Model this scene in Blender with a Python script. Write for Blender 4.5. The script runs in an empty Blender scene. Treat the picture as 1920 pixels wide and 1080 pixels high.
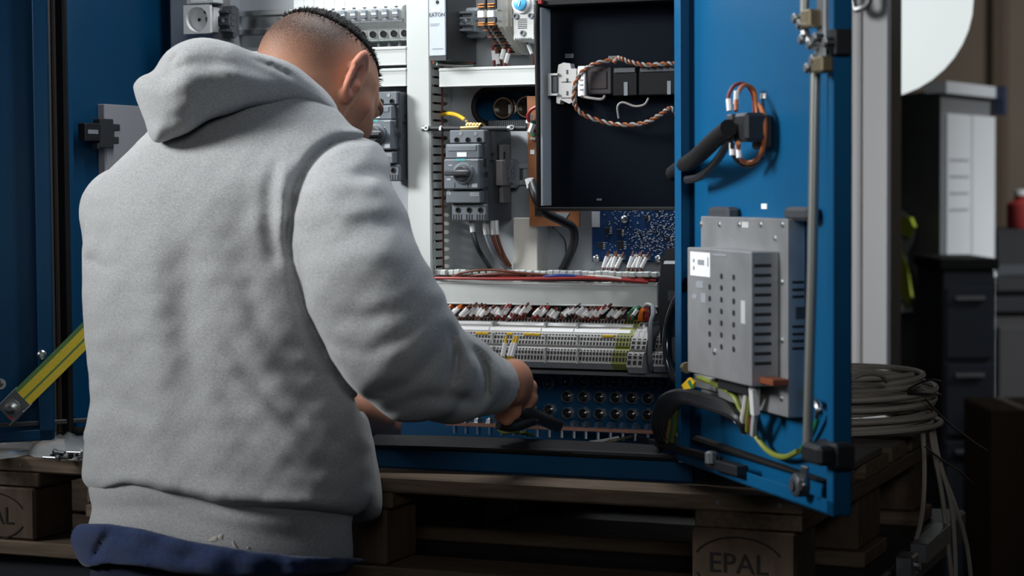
import bpy, bmesh, math, random
import numpy as np
from mathutils import Vector, Matrix

# ------------------------------------------------------------------ camera
FPX = 3900.0
TH = math.radians(22.6); PT = math.atan(190/FPX); RO = .0066
_Fh = Vector((-math.sin(TH), math.cos(TH), 0)); _R0 = Vector((math.cos(TH), math.sin(TH), 0)); _Z = Vector((0, 0, 1))
CF = _Fh*math.cos(PT) - _Z*math.sin(PT)
_U0 = _Z*math.cos(PT) + _Fh*math.sin(PT)
CU = _U0*math.cos(RO) + _R0*math.sin(RO)
CR = _R0*math.cos(RO) - _U0*math.sin(RO)
DECK = 1.06                       # height of the pallet deck above the hall floor
CC = Vector((0.645318, -2.476507, 1.443746))
scene = bpy.context.scene
cam = bpy.data.cameras.new('camera'); camo = bpy.data.objects.new('camera', cam)
scene.collection.objects.link(camo)
m = Matrix((CR, CU, -CF)).transposed().to_4x4(); m.translation = CC
camo.matrix_world = m
cam.sensor_width = 36; cam.lens = 36*FPX/1920; cam.clip_start = .05; cam.clip_end = 100
cam.dof.use_dof = True; cam.dof.focus_distance = 2.86; cam.dof.aperture_fstop = 5.6
scene.camera = camo
# ------------------------------------------------------------------ light
w = bpy.data.worlds.new('world'); scene.world = w; w.use_nodes = True
w.node_tree.nodes['Background'].inputs[0].default_value = (.62, .72, .82, 1)
w.node_tree.nodes['Background'].inputs[1].default_value = .022
def area(name, loc, target, sx, sy, power, col=(1, 1, 1), spread=180):
    l = bpy.data.lights.new(name, 'AREA'); l.shape = 'RECTANGLE'; l.size = sx; l.size_y = sy
    l.energy = power; l.color = col; l.spread = math.radians(spread)
    o = bpy.data.objects.new(name, l); scene.collection.objects.link(o)
    o.location = loc
    o.rotation_euler = (Vector(target)-Vector(loc)).to_track_quat('-Z', 'Y').to_euler()
    return o
area('window_light', (-3.35, -1.95, 3.2), (-.98, .0, 2.08), 1.7, 1.3, 31, (.97, .99, 1.0), 41)
area('front_fill_light', (1.0, -3.1, 2.35), (-.34, .3, 1.58), 1.0, .8, 1.15, (.98, .99, 1), 26)  # fill added behind the camera to brighten the cabinet interior
area('far_hall_light', (1.0, 6.6, 4.9), (1.6, 9.5, 1.6), 2.0, 1.2, 50, (1, .97, .93), 110)
area('locker_fill_light', (2.6, 3.0, 3.6), (.75, 4.0, 1.75), 1.0, .8, 16, (.95, .98, 1), 40)  # extra light added only to brighten the locker front
scene.view_settings.view_transform = 'Standard'
scene.view_settings.look = 'None'
scene.view_settings.exposure = -0.3
scene.view_settings.gamma = 1
scene.view_settings.use_curve_mapping = False

# ------------------------------------------------------------------ helpers
random.seed(7)
COL = scene.collection
def ray(px, py): return CF + CR*((px-960)/FPX) - CU*((py-540)/FPX)
def onY(px, py, Y):
    r = ray(px, py); return CC + r*((Y-CC.y)/r.y)
def onX(px, py, X):
    r = ray(px, py); return CC + r*((X-CC.x)/r.x)
def onZ(px, py, z):
    r = ray(px, py); return CC + r*((z-CC.z)/r.z)
def atd(px, py, d): return CC + ray(px, py)*d
def onPlane(px, py, p, n):
    r = ray(px, py); return CC + r*((p-CC).dot(n)/r.dot(n))
def proj(p):
    v = Vector(p)-CC; d = v.dot(CF); return 960+FPX*v.dot(CR)/d, 540-FPX*v.dot(CU)/d, d
def rect(x0, y0, x1, y1, Y):
    xm, ym = (x0+x1)/2, (y0+y1)/2
    return onY(x0, ym, Y).x, onY(x1, ym, Y).x, onY(xm, y1, Y).z, onY(xm, y0, Y).z   # X0,X1,Z0,Z1

class MB:
    def __init__(s, fn=None): s.v = []; s.f = []; s.mi = []; s.fn = fn; s.m = 0
    def add(s, vs, fs):
        o = len(s.v)
        for p in vs:
            p = Vector(p); s.v.append(tuple(s.fn(p)) if s.fn else tuple(p))
        for q in fs: s.f.append(tuple(i+o for i in q)); s.mi.append(s.m)
        return s
    def box(s, x0, x1, y0, y1, z0, z1):
        return s.add([(x, y, z) for x in (x0, x1) for y in (y0, y1) for z in (z0, z1)],
              [(0, 1, 3, 2), (4, 6, 7, 5), (0, 4, 5, 1), (2, 3, 7, 6), (0, 2, 6, 4), (1, 5, 7, 3)])
    def cbox(s, x0, x1, y0, y1, z0, z1, c=.001):
        h = ((x1-x0)/2, (y1-y0)/2, (z1-z0)/2); o = ((x1+x0)/2, (y1+y0)/2, (z1+z0)/2)
        c = min(c, abs(h[0])*.95, abs(h[1])*.95, abs(h[2])*.95)
        return s.obox(o, (h[0], 0, 0), (0, h[1], 0), (0, 0, h[2]), c)
    def obox(s, o, a, b, d, c=0):
        o, a, b, d = Vector(o), Vector(a), Vector(b), Vector(d)
        if c <= 0:
            return s.add([o+a*i+b*j+d*k for i in (-1, 1) for j in (-1, 1) for k in (-1, 1)],
              [(0, 1, 3, 2), (4, 6, 7, 5), (0, 4, 5, 1), (2, 3, 7, 6), (0, 2, 6, 4), (1, 5, 7, 3)])
        la, lb, ld = a.length, b.length, d.length
        ax, bx, dx = a/la, b/lb, d/ld
        vs = []; ix = {}
        for i in (-1, 1):
            for j in (-1, 1):
                for k in (-1, 1):
                    for t, (p, q, r) in enumerate(((0, c, c), (c, 0, c), (c, c, 0))):
                        ix[i, j, k, t] = len(vs)
                        vs.append(o+ax*(i*(la-p))+bx*(j*(lb-q))+dx*(k*(ld-r)))
        fs = []
        for i in (-1, 1):
            fs.append([ix[i, j, k, 0] for j, k in ((-1, -1), (1, -1), (1, 1), (-1, 1))])
            fs.append([ix[j, i, k, 1] for j, k in ((-1, -1), (1, -1), (1, 1), (-1, 1))])
            fs.append([ix[j, k, i, 2] for j, k in ((-1, -1), (1, -1), (1, 1), (-1, 1))])
        for i in (-1, 1):
            for j in (-1, 1):
                fs.append([ix[i, j, -1, 0], ix[i, j, 1, 0], ix[i, j, 1, 1], ix[i, j, -1, 1]])
                fs.append([ix[i, -1, j, 0], ix[i, 1, j, 0], ix[i, 1, j, 2], ix[i, -1, j, 2]])
                fs.append([ix[-1, i, j, 1], ix[1, i, j, 1], ix[1, i, j, 2], ix[-1, i, j, 2]])
                for k in (-1, 1): fs.append([ix[i, j, k, 0], ix[i, j, k, 1], ix[i, j, k, 2]])
        return s.add(vs, fs)
    def cyl(s, p0, p1, r0, r1=None, n=12):
        p0, p1 = Vector(p0), Vector(p1); r1 = r0 if r1 is None else r1
        return s.lathe(p0, p1-p0, [(r0, 0), (r1, (p1-p0).length)], n)
    def lathe(s, o, ax, prof, n=16, ph=0, closed=True):
        o = Vector(o); ax = Vector(ax).normalized()
        u = ax.orthogonal().normalized(); w_ = ax.cross(u)
        vs = []; fs = []
        for r, h in prof:
            for i in range(n):
                a = ph+2*math.pi*i/n
                vs.append(o+ax*h+u*(r*math.cos(a))+w_*(r*math.sin(a)))
        for j in range(len(prof)-1):
            for i in range(n):
                k = (i+1) % n
                fs.append((j*n+i, j*n+k, (j+1)*n+k, (j+1)*n+i))
        if closed:
            fs.append(tuple(range(n))[::-1]); fs.append(tuple(range((len(prof)-1)*n, len(prof)*n)))
        return s.add(vs, fs)
    def tube(s, pts, r, n=8, flat=None):
        pts = [Vector(p) for p in pts]; rs = r if isinstance(r, (list, tuple)) else [r]*len(pts)
        vs = []; fs = []; u = None
        for i, p in enumerate(pts):
            t = (pts[min(i+1, len(pts)-1)]-pts[max(i-1, 0)]).normalized()
            if u is None: u = t.orthogonal().normalized()
            u = (u-t*u.dot(t)); u = u.normalized() if u.length > 1e-6 else t.orthogonal().normalized()
            w_ = t.cross(u)
            for k in range(n):
                a = 2*math.pi*k/n
                vs.append(p+u*(rs[i]*math.cos(a))+w_*(rs[i]*math.sin(a)))
        for j in range(len(pts)-1):
            for i in range(n):
                k = (i+1) % n; fs.append((j*n+i, j*n+k, (j+1)*n+k, (j+1)*n+i))
        fs.append(tuple(range(n))[::-1]); fs.append(tuple(range((len(pts)-1)*n, len(pts)*n)))
        return s.add(vs, fs)
    def ribbon(s, pts, wid, thick):          # pts: centre line, wid: Vector half width, thick: Vector half thickness
        vs = []; fs = []
        for p in pts:
            p = Vector(p)
            vs += [p-wid-thick, p+wid-thick, p+wid+thick, p-wid+thick]
        for j in range(len(pts)-1):
            for i in range(4):
                k = (i+1) % 4; fs.append((j*4+i, j*4+k, j*4+4+k, j*4+4+i))
        n = len(pts)-1
        fs += [(3, 2, 1, 0), (n*4, n*4+1, n*4+2, n*4+3)]
        return s.add(vs, fs)
    def prism(s, poly, off):
        off = Vector(off); n = len(poly); poly = [Vector(p) for p in poly]
        vs = poly+[p+off for p in poly]
        fs = [tuple(range(n))[::-1], tuple(range(n, 2*n))]
        fs += [(i, (i+1) % n, n+(i+1) % n, n+i) for i in range(n)]
        return s.add(vs, fs)
    def text(s, t, o, ux, uz, size, depth=.0003, align='CENTER', bold=0.0):
        cu = bpy.data.curves.new('t', 'FONT'); cu.body = t; cu.size = 1; cu.align_x = align; cu.align_y = 'CENTER'
        cu.resolution_u = 2; cu.offset = bold
        ob = bpy.data.objects.new('t', cu); COL.objects.link(ob)
        dg = bpy.context.evaluated_depsgraph_get()
        me = bpy.data.meshes.new_from_object(ob.evaluated_get(dg))
        o, ux, uz = Vector(o), Vector(ux).normalized(), Vector(uz).normalized()
        s.add([o+ux*(v.co.x*size)+uz*(v.co.y*size) for v in me.vertices], [tuple(p.vertices) for p in me.polygons])
        bpy.data.objects.remove(ob); bpy.data.curves.remove(cu); bpy.data.meshes.remove(me)
        return s
    def build(s, name, mats, parent=None, smooth=False, recalc=True):
        me = bpy.data.meshes.new(name)
        off = wloc(parent) if parent else Vector((0, 0, 0))
        me.from_pydata([tuple(Vector(p)-off) for p in s.v], [], s.f)
        for mm in (mats if isinstance(mats, (list, tuple)) else [mats]): me.materials.append(mm)
        me.polygons.foreach_set('material_index', s.mi)
        if recalc:
            bm = bmesh.new(); bm.from_mesh(me); bmesh.ops.recalc_face_normals(bm, faces=bm.faces); bm.to_mesh(me); bm.free()
        if smooth:
            me.polygons.foreach_set('use_smooth', [True]*len(me.polygons))
            try: me.set_sharp_from_angle(angle=math.radians(40))
            except Exception: pass
        me.update()
        o = bpy.data.objects.new(name, me); COL.objects.link(o)
        if parent: o.parent = parent
        return o
def wloc(o):
    v = Vector((0, 0, 0))
    while o is not None: v += o.location; o = o.parent
    return v
def tag(o, label=None, cat=None, group=None, kind=None):
    if label: o['label'] = label
    if cat: o['category'] = cat
    if group: o['group'] = group
    if kind: o['kind'] = kind
    return o
def thing(name, label, cat, loc=(0, 0, 0), group=None):
    o = bpy.data.objects.new(name, None); COL.objects.link(o); o.location = loc; o.empty_display_size = .02
    return tag(o, label, cat, group)
def copy_tree(o, parent=None, delta=None):
    c = o.copy(); COL.objects.link(c)
    if parent: c.parent = parent
    if delta is not None: c.location = Vector(o.location)+Vector(delta)
    for ch in list(o.children): copy_tree(ch, c)
    return c
def spline(pts, n=8):
    P = [Vector(p) for p in pts]; out = []
    for i in range(len(P)-1):
        a = P[max(i-1, 0)]; b = P[i]; c = P[i+1]; d = P[min(i+2, len(P)-1)]
        for k in range(n):
            t = k/n
            out.append(.5*((2*b)+(c-a)*t+(2*a-5*b+4*c-d)*t*t+(3*b-a-3*c+d)*t**3))
    out.append(P[-1]); return out

# ------------------------------------------------------------------ materials
MATS = {}
def M(name, col, rough=.5, metal=0., nscale=0, namt=.0, bump=0, bscale=200, stretch=(1, 1, 1), spec=.5,
      coat=0, sheen=0, emis=0, alpha=1, trans=0, col2=None):
    if name in MATS: return MATS[name]
    ma = bpy.data.materials.new(name); ma.use_nodes = True; nt = ma.node_tree; b = nt.nodes['Principled BSDF']
    b.inputs['Base Color'].default_value = (*col, 1); b.inputs['Roughness'].default_value = rough
    b.inputs['Metallic'].default_value = metal; b.inputs['Specular IOR Level'].default_value = spec
    b.inputs['Coat Weight'].default_value = coat; b.inputs['Sheen Weight'].default_value = sheen
    b.inputs['Alpha'].default_value = alpha; b.inputs['Transmission Weight'].default_value = trans
    if emis:
        b.inputs['Emission Color'].default_value = (*col, 1); b.inputs['Emission Strength'].default_value = emis
    if nscale or bump:
        tc = nt.nodes.new('ShaderNodeTexCoord'); mp = nt.nodes.new('ShaderNodeMapping')
        mp.inputs['Scale'].default_value = stretch
        nt.links.new(tc.outputs['Object'], mp.inputs['Vector'])
    if nscale:
        nz = nt.nodes.new('ShaderNodeTexNoise'); nz.inputs['Scale'].default_value = nscale; nz.inputs['Detail'].default_value = 5
        nt.links.new(mp.outputs[0], nz.inputs['Vector'])
        mx = nt.nodes.new('ShaderNodeMix'); mx.data_type = 'RGBA'
        c2 = col2 if col2 else tuple(min(1, c*(1+namt)) for c in col)
        c1 = col if col2 else tuple(c*(1-namt) for c in col)
        mx.inputs['A'].default_value = (*c1, 1); mx.inputs['B'].default_value = (*c2, 1)
        rp = nt.nodes.new('ShaderNodeMapRange'); rp.inputs['From Min'].default_value = .3; rp.inputs['From Max'].default_value = .7
        nt.links.new(nz.outputs['Fac'], rp.inputs['Value']); nt.links.new(rp.outputs[0], mx.inputs['Factor'])
        nt.links.new(mx.outputs['Result'], b.inputs['Base Color'])
    if bump:
        n2 = nt.nodes.new('ShaderNodeTexNoise'); n2.inputs['Scale'].default_value = bscale; n2.inputs['Detail'].default_value = 4
        nt.links.new(mp.outputs[0], n2.inputs['Vector'])
        bp = nt.nodes.new('ShaderNodeBump'); bp.inputs['Strength'].default_value = bump; bp.inputs['Distance'].default_value = .002
        nt.links.new(n2.outputs['Fac'], bp.inputs['Height']); nt.links.new(bp.outputs[0], b.inputs['Normal'])
    MATS[name] = ma; return ma
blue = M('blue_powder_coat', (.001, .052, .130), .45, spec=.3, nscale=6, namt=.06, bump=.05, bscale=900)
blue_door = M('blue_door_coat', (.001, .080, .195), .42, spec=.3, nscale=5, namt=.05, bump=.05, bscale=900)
galv = M('galvanised_steel', (.42, .45, .48), .45, .6, nscale=12, namt=.08, bump=.03, bscale=400)
steel = M('bright_steel', (.62, .64, .65), .28, 1.0)
dsteel = M('dull_steel', (.30, .31, .32), .45, .9, nscale=40, namt=.15)
brass = M('brass', (.55, .40, .16), .35, 1.0)
zinc_y = M('yellow_zinc', (.27, .22, .14), .45, .8)
copper = M('copper', (.78, .40, .28), .38, .6, nscale=40, namt=.08)
rubber = M('black_rubber', (.006, .006, .007), .65, spec=.3, bump=.1, bscale=300)
blk = M('black_plastic', (.014, .015, .018), .42)
blk_gloss = M('black_gloss', (.008, .010, .014), .16, coat=.4)
dgrey = M('dark_grey_plastic', (.045, .05, .058), .5)
mgrey = M('mid_grey_plastic', (.16, .18, .20), .45)
sgrey = M('blue_grey_plastic', (.135, .155, .175), .45)
lgrey = M('light_grey_plastic', (.50, .51, .50), .5)
duct = M('duct_pvc', (.53, .56, .545), .45, nscale=3, namt=.03)
white = M('white_plastic', (.78, .79, .79), .45)
sleeve = M('white_sleeve', (.80, .80, .80), .5)
mcbw = M('breaker_plastic', (.55, .58, .57), .45)
eatonp = M('pale_blue_metal', (.48, .53, .59), .4)
beige = M('beige_plastic', (.56, .54, .49), .5)
tgrey = M('terminal_grey', (.42, .41, .40), .5)
holeb = M('terminal_hole', (.008, .008, .009), .7)
orange = M('orange_insulation', (.70, .16, .01), .4)
brown = M('brown_insulation', (.14, .045, .025), .4)
red = M('red_insulation', (.27, .02, .018), .4)
green = M('green_insulation', (.02, .16, .07), .4)
yellow = M('yellow_plastic', (.72, .45, .01), .45)
ygreen = M('yellow_green_plastic', (.19, .22, .03), .5)
bluew = M('blue_insulation', (.02, .05, .25), .4)
greyw = M('grey_insulation', (.22, .24, .27), .4)
whitew = M('white_insulation', (.62, .60, .57), .4)
lab_w = M('paper_label', (.80, .82, .84), .6)
ink = M('printing_ink', (.03, .035, .04), .7)
inkg = M('grey_ink', (.25, .27, .3), .7)
teal = M('teal_print', (.10, .42, .42), .6)
pcb = M('blue_circuit_board', (.006, .035, .12), .35)
brownb = M('brown_phenolic', (.27, .10, .035), .45, nscale=20, namt=.1)
gal_dark = M('box_steel', (.36, .365, .375), .42, .6, nscale=25, namt=.12, bump=.03)
# ================================================================== hall
conc = M('concrete_floor', (.045, .045, .048), .55, nscale=3, namt=.25, bump=.1, bscale=60)
wallp = M('white_wall_panel', (.40, .40, .41), .55, nscale=2, namt=.04)
tan = M('tan_wall_paint', (.52, .44, .36), .7, nscale=1.5, namt=.08)
darkw = M('dark_wall', (.05, .055, .06), .7)
def struct(name, mb, mat, label, cat='wall'):
    return tag(mb.build(name, mat), label, cat, kind='structure')
struct('floor', MB().box(-6, 5, -5, 11, -.1, 0), conc, 'dark grey concrete hall floor', 'floor')
struct('ceiling', MB().box(-6, 5, -1.4, 11, 6.0, 6.1), darkw, 'dark hall ceiling far above', 'ceiling')
# partition behind the cabinet, its free end seen beside the open door
WY = 1.9
pe = onY(1666, 400, WY).x
wb = struct('wall_back', MB().box(-6, pe, WY, WY+.09, 0, 6.0), wallp, 'white panel partition behind the blue cabinet')
jx = onY(1611, 400, WY).x
tr = MB().box(jx-.004, jx+.004, WY-.004, WY, 0, 5.9).build('panel_joint', M('joint_grey', (.30, .29, .29), .6), wb)
MB().box(pe-.002, pe+.006, WY-.008, WY+.098, 0, 5.9).build('end_profile', dgrey, wb)
hk = onY(1622, 6, WY)
MB().tube(spline([(hk.x-.02, WY-.01, hk.z+.12), (hk.x-.018, WY-.03, hk.z), (hk.x, WY-.035, hk.z-.012), (hk.x+.016, WY-.03, hk.z+.01), (hk.x+.018, WY-.01, hk.z+.12)]), .008).build('wall_hook', dsteel, wb)
struct('wall_far', MB().box(-6, 5, 10.5, 10.6, 0, 6.0), tan, 'tan painted wall at the far end of the hall')
struct('wall_left', MB().box(-6.1, -6, -1.4, 11, 0, 6.0), darkw, 'dark side wall of the hall')

# ================================================================== pallet
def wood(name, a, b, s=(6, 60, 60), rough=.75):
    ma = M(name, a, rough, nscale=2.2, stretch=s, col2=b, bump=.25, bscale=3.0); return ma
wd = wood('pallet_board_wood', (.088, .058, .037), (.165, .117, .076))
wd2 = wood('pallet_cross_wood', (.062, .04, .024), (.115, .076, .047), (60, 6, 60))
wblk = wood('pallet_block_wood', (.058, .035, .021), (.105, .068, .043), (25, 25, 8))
burn = M('burnt_brand', (.012, .010, .009), .9)
LB = onY(73, 930, 0).x            # right edge of the left corner block
PL = LB-.145
pal = thing('pallet', 'weathered wooden transport pallet with branded blocks carrying the blue cabinet', 'pallet', (PL/2, .4, DECK-.144))
ys = [(0, .145), (.185, .285), (.327, .473), (.515, .615), (.655, .80)]
for i, (a, b) in enumerate(ys):
    r = random.Random(i)
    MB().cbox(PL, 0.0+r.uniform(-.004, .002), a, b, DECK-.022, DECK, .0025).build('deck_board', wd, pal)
bx = [(PL, LB), (PL/2-.0725, PL/2+.0725), (-.145, 0)]
for x0, x1 in bx:
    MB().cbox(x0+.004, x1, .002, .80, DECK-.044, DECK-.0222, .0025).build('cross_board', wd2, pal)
for x0, x1 in bx:
    for y0, y1 in ((0.0, .10), (.3275, .4725), (.70, .80)):
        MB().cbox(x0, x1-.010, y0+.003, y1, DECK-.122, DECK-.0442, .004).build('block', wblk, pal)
for y0, y1 in ((0, .10), (.3275, .4725), (.70, .80)):
    MB().cbox(PL, 0, y0, y1, DECK-.144, DECK-.1222, .0025).build('bottom_board', wd, pal)
for x0, x1 in (bx[0], bx[2]):
    cxm = (x0+x1)/2-.012; zc = DECK-.088
    mb = MB().text('EPAL', (cxm, .0021, zc), (1, 0, 0), (0, 0, 1), .036)
    for sgn in (1, -1):
        arc = [(cxm+.058*math.cos(a), zc+sgn*.034*math.sin(a)) for a in [math.radians(22+136*i/16) for i in range(17)]]
        for (ax_, az_), (bx_, bz_) in zip(arc, arc[1:]):
            d = Vector((bx_-ax_, 0, bz_-az_)).normalized(); nn = Vector((-d.z, 0, d.x))*.0011
            A = Vector((ax_, .0022, az_)); B = Vector((bx_, .0022, bz_))
            mb.add([A-nn, A+nn, B+nn, B-nn], [(0, 1, 2, 3)])
    mb.build('burnt_brand', burn, pal, recalc=False)
for k, (x, y) in enumerate([(-.03, .02), (-.11, .05), (LB-.03, .02), (LB-.1, .06)]):
    MB().cyl((x, -.0006+0*y, DECK-.011), (x, .002, DECK-.011), .0032, n=8).build('nail', dsteel, pal)

# ================================================================== lift table under the pallet
tblk = M('table_black_paint', (.022, .024, .03), .45)
LT = thing('lift_table', 'dark steel scissor lift table under the wooden pallet', 'lift table', (PL/2, .4, 0))
zt = DECK-.1445
MB().cbox(PL+.03, .035, .02, .90, zt-.05, zt, .004).build('platform', tblk, LT)
MB().box(PL+.05, .0, .06, .8, .02, .10).build('base_frame', tblk, LT)
for y in (.12, .72):
    MB().obox((PL/2, y, (zt)/2), (.52, 0, .36), (0, .015, 0), (-.018, 0, .026), .003).build('scissor_arm', tblk, LT)
    MB().obox((PL/2, y+.035, (zt)/2), (.52, 0, -.36), (0, .015, 0), (.018, 0, .026), .003).build('scissor_arm', tblk, LT)
MB().cyl((PL/2, .10, zt/2), (PL/2, .78, zt/2), .02).build('pivot_shaft', steel, LT)
for x in (PL+.1, -.1):
    for y in (.1, .74): MB().lathe((x, y-.02, .035), (0, 1, 0), [(.01, 0), (.035, 0), (.035, .04), (.01, .04)], 14).build('wheel', rubber, LT)
p = onX(1692, 1056, .045)
MB().cbox(.036, .062, p.y-.012, p.y+.030, p.z-.02, p.z+.012, .003).build('latch', dsteel, LT)
MB().cyl((.06, p.y+.01, p.z-.004), (.068, p.y+.01, p.z-.004), .006, n=8).build('latch_bolt', steel, LT)
# loose steel angle lying on the table edge
q0, q1 = onX(1722, 1022, .05), onX(1768, 983, .05)
MB().obox(((q0.x+q1.x)/2, (q0.y+q1.y)/2, (q0.z+q1.z)/2-.012), (0, (q1.y-q0.y)/2, (q1.z-q0.z)/2), (.012, 0, 0), (0, 0, .014), .001).build('side_rail', dsteel, LT)

# ================================================================== cabinet
XL, XR, YF, YB = -1.128, -.166, .073, .376
ZB, ZT = DECK, DECK+1.2
PY = .33                          # front of mounting plate
cab = thing('electrical_cabinet', 'blue sheet steel double door electrical cabinet standing open on the pallet', 'cabinet', ((XL+XR)/2, .24, ZB))
t = .003
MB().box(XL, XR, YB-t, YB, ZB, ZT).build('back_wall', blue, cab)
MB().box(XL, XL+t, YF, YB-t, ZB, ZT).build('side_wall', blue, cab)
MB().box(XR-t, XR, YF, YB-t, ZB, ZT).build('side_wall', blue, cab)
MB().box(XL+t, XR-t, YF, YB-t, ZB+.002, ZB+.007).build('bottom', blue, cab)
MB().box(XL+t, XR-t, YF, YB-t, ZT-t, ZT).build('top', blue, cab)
# front flanges
SILL = .030
MB().cbox(XL, XR, YF-.002, YF+.012, ZB, ZB+SILL, .003).build('front_sill', blue, cab)
MB().cbox(XL, XL+.016, YF-.001, YF+.014, ZB+SILL, ZT, .002).build('front_flange', blue, cab)
MB().cbox(XR-.017, XR, YF-.001, YF+.012, ZB+SILL, ZT, .002).build('front_flange', blue_door, cab)
MB().cbox(XL-.010, XL+.019, YF-.012, YF-.001, ZB+.02, ZT, .003).build('gasket', rubber, cab)
MB().tube([(XL+.002, YF-.014, ZB+.03), (XL+.002, YF-.014, ZT)], .004).build('gasket_bead', M('brown_black_rubber', (.03, .018, .012), .5), cab)
MB().tube([(XL+.02, YF-.004, ZB+SILL+.003), (XR-.02, YF-.004, ZB+SILL+.003)], .005).build('gasket', rubber, cab)
# mounting plate with the oblong cut-out
px0 = onY(321, 100, PY).x; pz0 = onY(1000, 688, PY).z; px1 = XR-.03; pz1 = ZT-.05
ox0, ox1, oz0, oz1 = rect(889, 166, 1030, 232, PY)
R = (oz1-oz0)/2; cz = (oz0+oz1)/2
outline = [(ox0+R+R*math.cos(a), cz+R*math.sin(a)) for a in [math.radians(90+180*i/14) for i in range(15)]]
outline += [(ox1-R+R*math.cos(a), cz+R*math.sin(a)) for a in [math.radians(-90+180*i/14) for i in range(15)]]
def plate_faces(mb, y):
    n = len(outline); vs = [(x, y, z) for x, z in outline]
    ob = []
    for x, z in outline:      # project every hole vertex to the plate border
        dx, dz = x-(ox0+ox1)/2, z-cz
        if abs(dx)/((ox1-ox0)/2) > abs(dz)/R: ob.append((px0 if dx < 0 else px1, z))
        else: ob.append((x, pz1 if dz > 0 else pz0))
    vs += [(x, y, z) for x, z in ob]
    fs = [(i, (i+1) % n, n+(i+1) % n, n+i) for i in range(n)]
    return vs, fs
# four rectangles around the cut-out plus corner fillers
mb = MB()
zlo, zhi = cz-R, cz+R
mb.box(px0, ox0, PY, PY+.002, pz0, pz1); mb.box(ox1, px1, PY, PY+.002, pz0, pz1)
mb.box(ox0, ox1, PY, PY+.002, zhi, pz1); mb.box(ox0, ox1, PY, PY+.002, pz0, zlo)
for (xc, xe, angs) in ((ox0+R, ox0, (90, 180)), (ox0+R, ox0, (180, 270)), (ox1-R, ox1, (0, 90)), (ox1-R, ox1, (270, 360))):
    arc = [(xc+R*math.cos(math.radians(angs[0]+(angs[1]-angs[0])*i/8)), PY, cz+R*math.sin(math.radians(angs[0]+(angs[1]-angs[0])*i/8))) for i in range(9)]
    zc = zhi if (angs[0]+angs[1])/2 % 360 < 180 else zlo
    c = (xe, PY, zc)
    for a, b in zip(arc, arc[1:]): mb.prism([c, a, b], (0, .002, 0))
mb.build('mounting_plate', galv, cab)
tr_pts = [(x, PY-.001, z) for x, z in outline]; tr_pts.append(tr_pts[0])
MB().tube(tr_pts, .0045, 8).build('edge_trim', rubber, cab, smooth=True)
# black ribs on the lower trim edge
mb = MB()
for i in range(22):
    x = ox0+R+i*(ox1-ox0-2*R)/22
    mb.box(x, x+.0022, PY-.0065, PY-.002, zlo-.005, zlo+.005)
tag(mb.build('trim_ribs', dgrey, cab), kind='stuff')
# cable glands in the blue back wall
gl_b = M('gland_metal', (.5, .51, .52), .3, .7); gl_in = M('gland_bore', (.015, .015, .016), .22, coat=.5)
def gland_mesh(r):
    mb = MB()
    mb.lathe((0, 0, 0), (0, -1, 0), [(r*1.16, 0), (r*1.16, .0045), (r*1.05, .006)], 6)
    mb.lathe((0, 0, 0), (0, -1, 0), [(r*.98, .005), (r*.98, .010), (r*.90, .0105), (r*.86, .006)], 18, closed=False)
    mb.m = 1; mb.lathe((0, -.005, 0), (0, -1, 0), [(r*.86, 0), (r*.84, .0020), (r*.45, .0040), (r*.05, .0048)], 16)
    return mb
yb = YB-t
gpos = [(997, 717), (1032, 717)]+[(x, 713+i*.6) for i, x in enumerate((1066, 1097, 1127, 1156, 1186, 1216, 1247))]
gpos += [(x, 743+i*.7) for i, x in enumerate((1066, 1097, 1127, 1157, 1187, 1217, 1248))]
gpos += [(997, 766), (1033, 768)]+[(x, 774+i*.7) for i, x in enumerate((1067, 1097, 1127, 1157, 1187, 1217, 1248))]
gm_ = gland_mesh(.0086); gm_.v = [tuple(Vector(q)+cab.location) for q in gm_.v]
g0 = gm_.build('cable_gland', [gl_b, gl_in], cab, smooth=True)
for i, (x, y) in enumerate(gpos):
    p = onY(x, y, yb)-cab.location
    o = g0 if i == 0 else g0.copy()
    if i: COL.objects.link(o); o.parent = cab
    o.location = p
    o.rotation_euler = (0, random.uniform(0, 1), 0)
gm2 = M('gland_nickel', (.50, .46, .38), .3, .9)
for x, y in ((951, 203), (994, 201)):
    p = onY(x, y, yb)
    mb = MB(); rr = .0165
    mb.lathe(p, (0, -1, 0), [(rr*1.1, 0), (rr*1.1, .006), (rr*.97, .007)], 6)
    mb.lathe(p, (0, -1, 0), [(rr*.95, .006), (rr*.95, .016), (rr*.84, .016), (rr*.78, .003)], 24, closed=False)
    mb.m = 1; mb.lathe(p, (0, -1, 0), [(rr*.86, .0072), (rr*.86, .0080), (rr*.1, .0082)], 20)
    mb.m = 2; mb.obox(p+Vector((rr*.48, -.0088, -.002)), (rr*.13, 0, 0), (0, .0006, 0), (0, 0, rr*.42), 0)
    mb.build('large_cable_gland', [gm2, gl_in, lab_w], cab, smooth=True)
# left side wall: small grey plate with black end bracket
SX = XL+t
a, b = onX(195, 195, SX+.012), onX(330, 470, SX+.012)
MB().cbox(SX, SX+.0125, a.y, min(b.y, PY-.03), b.z, a.z, .001).build('side_plate', M('side_plate_grey', (.33, .34, .36), .5), cab)
dp = M('side_label', (.5, .5, .5), .5)

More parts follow.
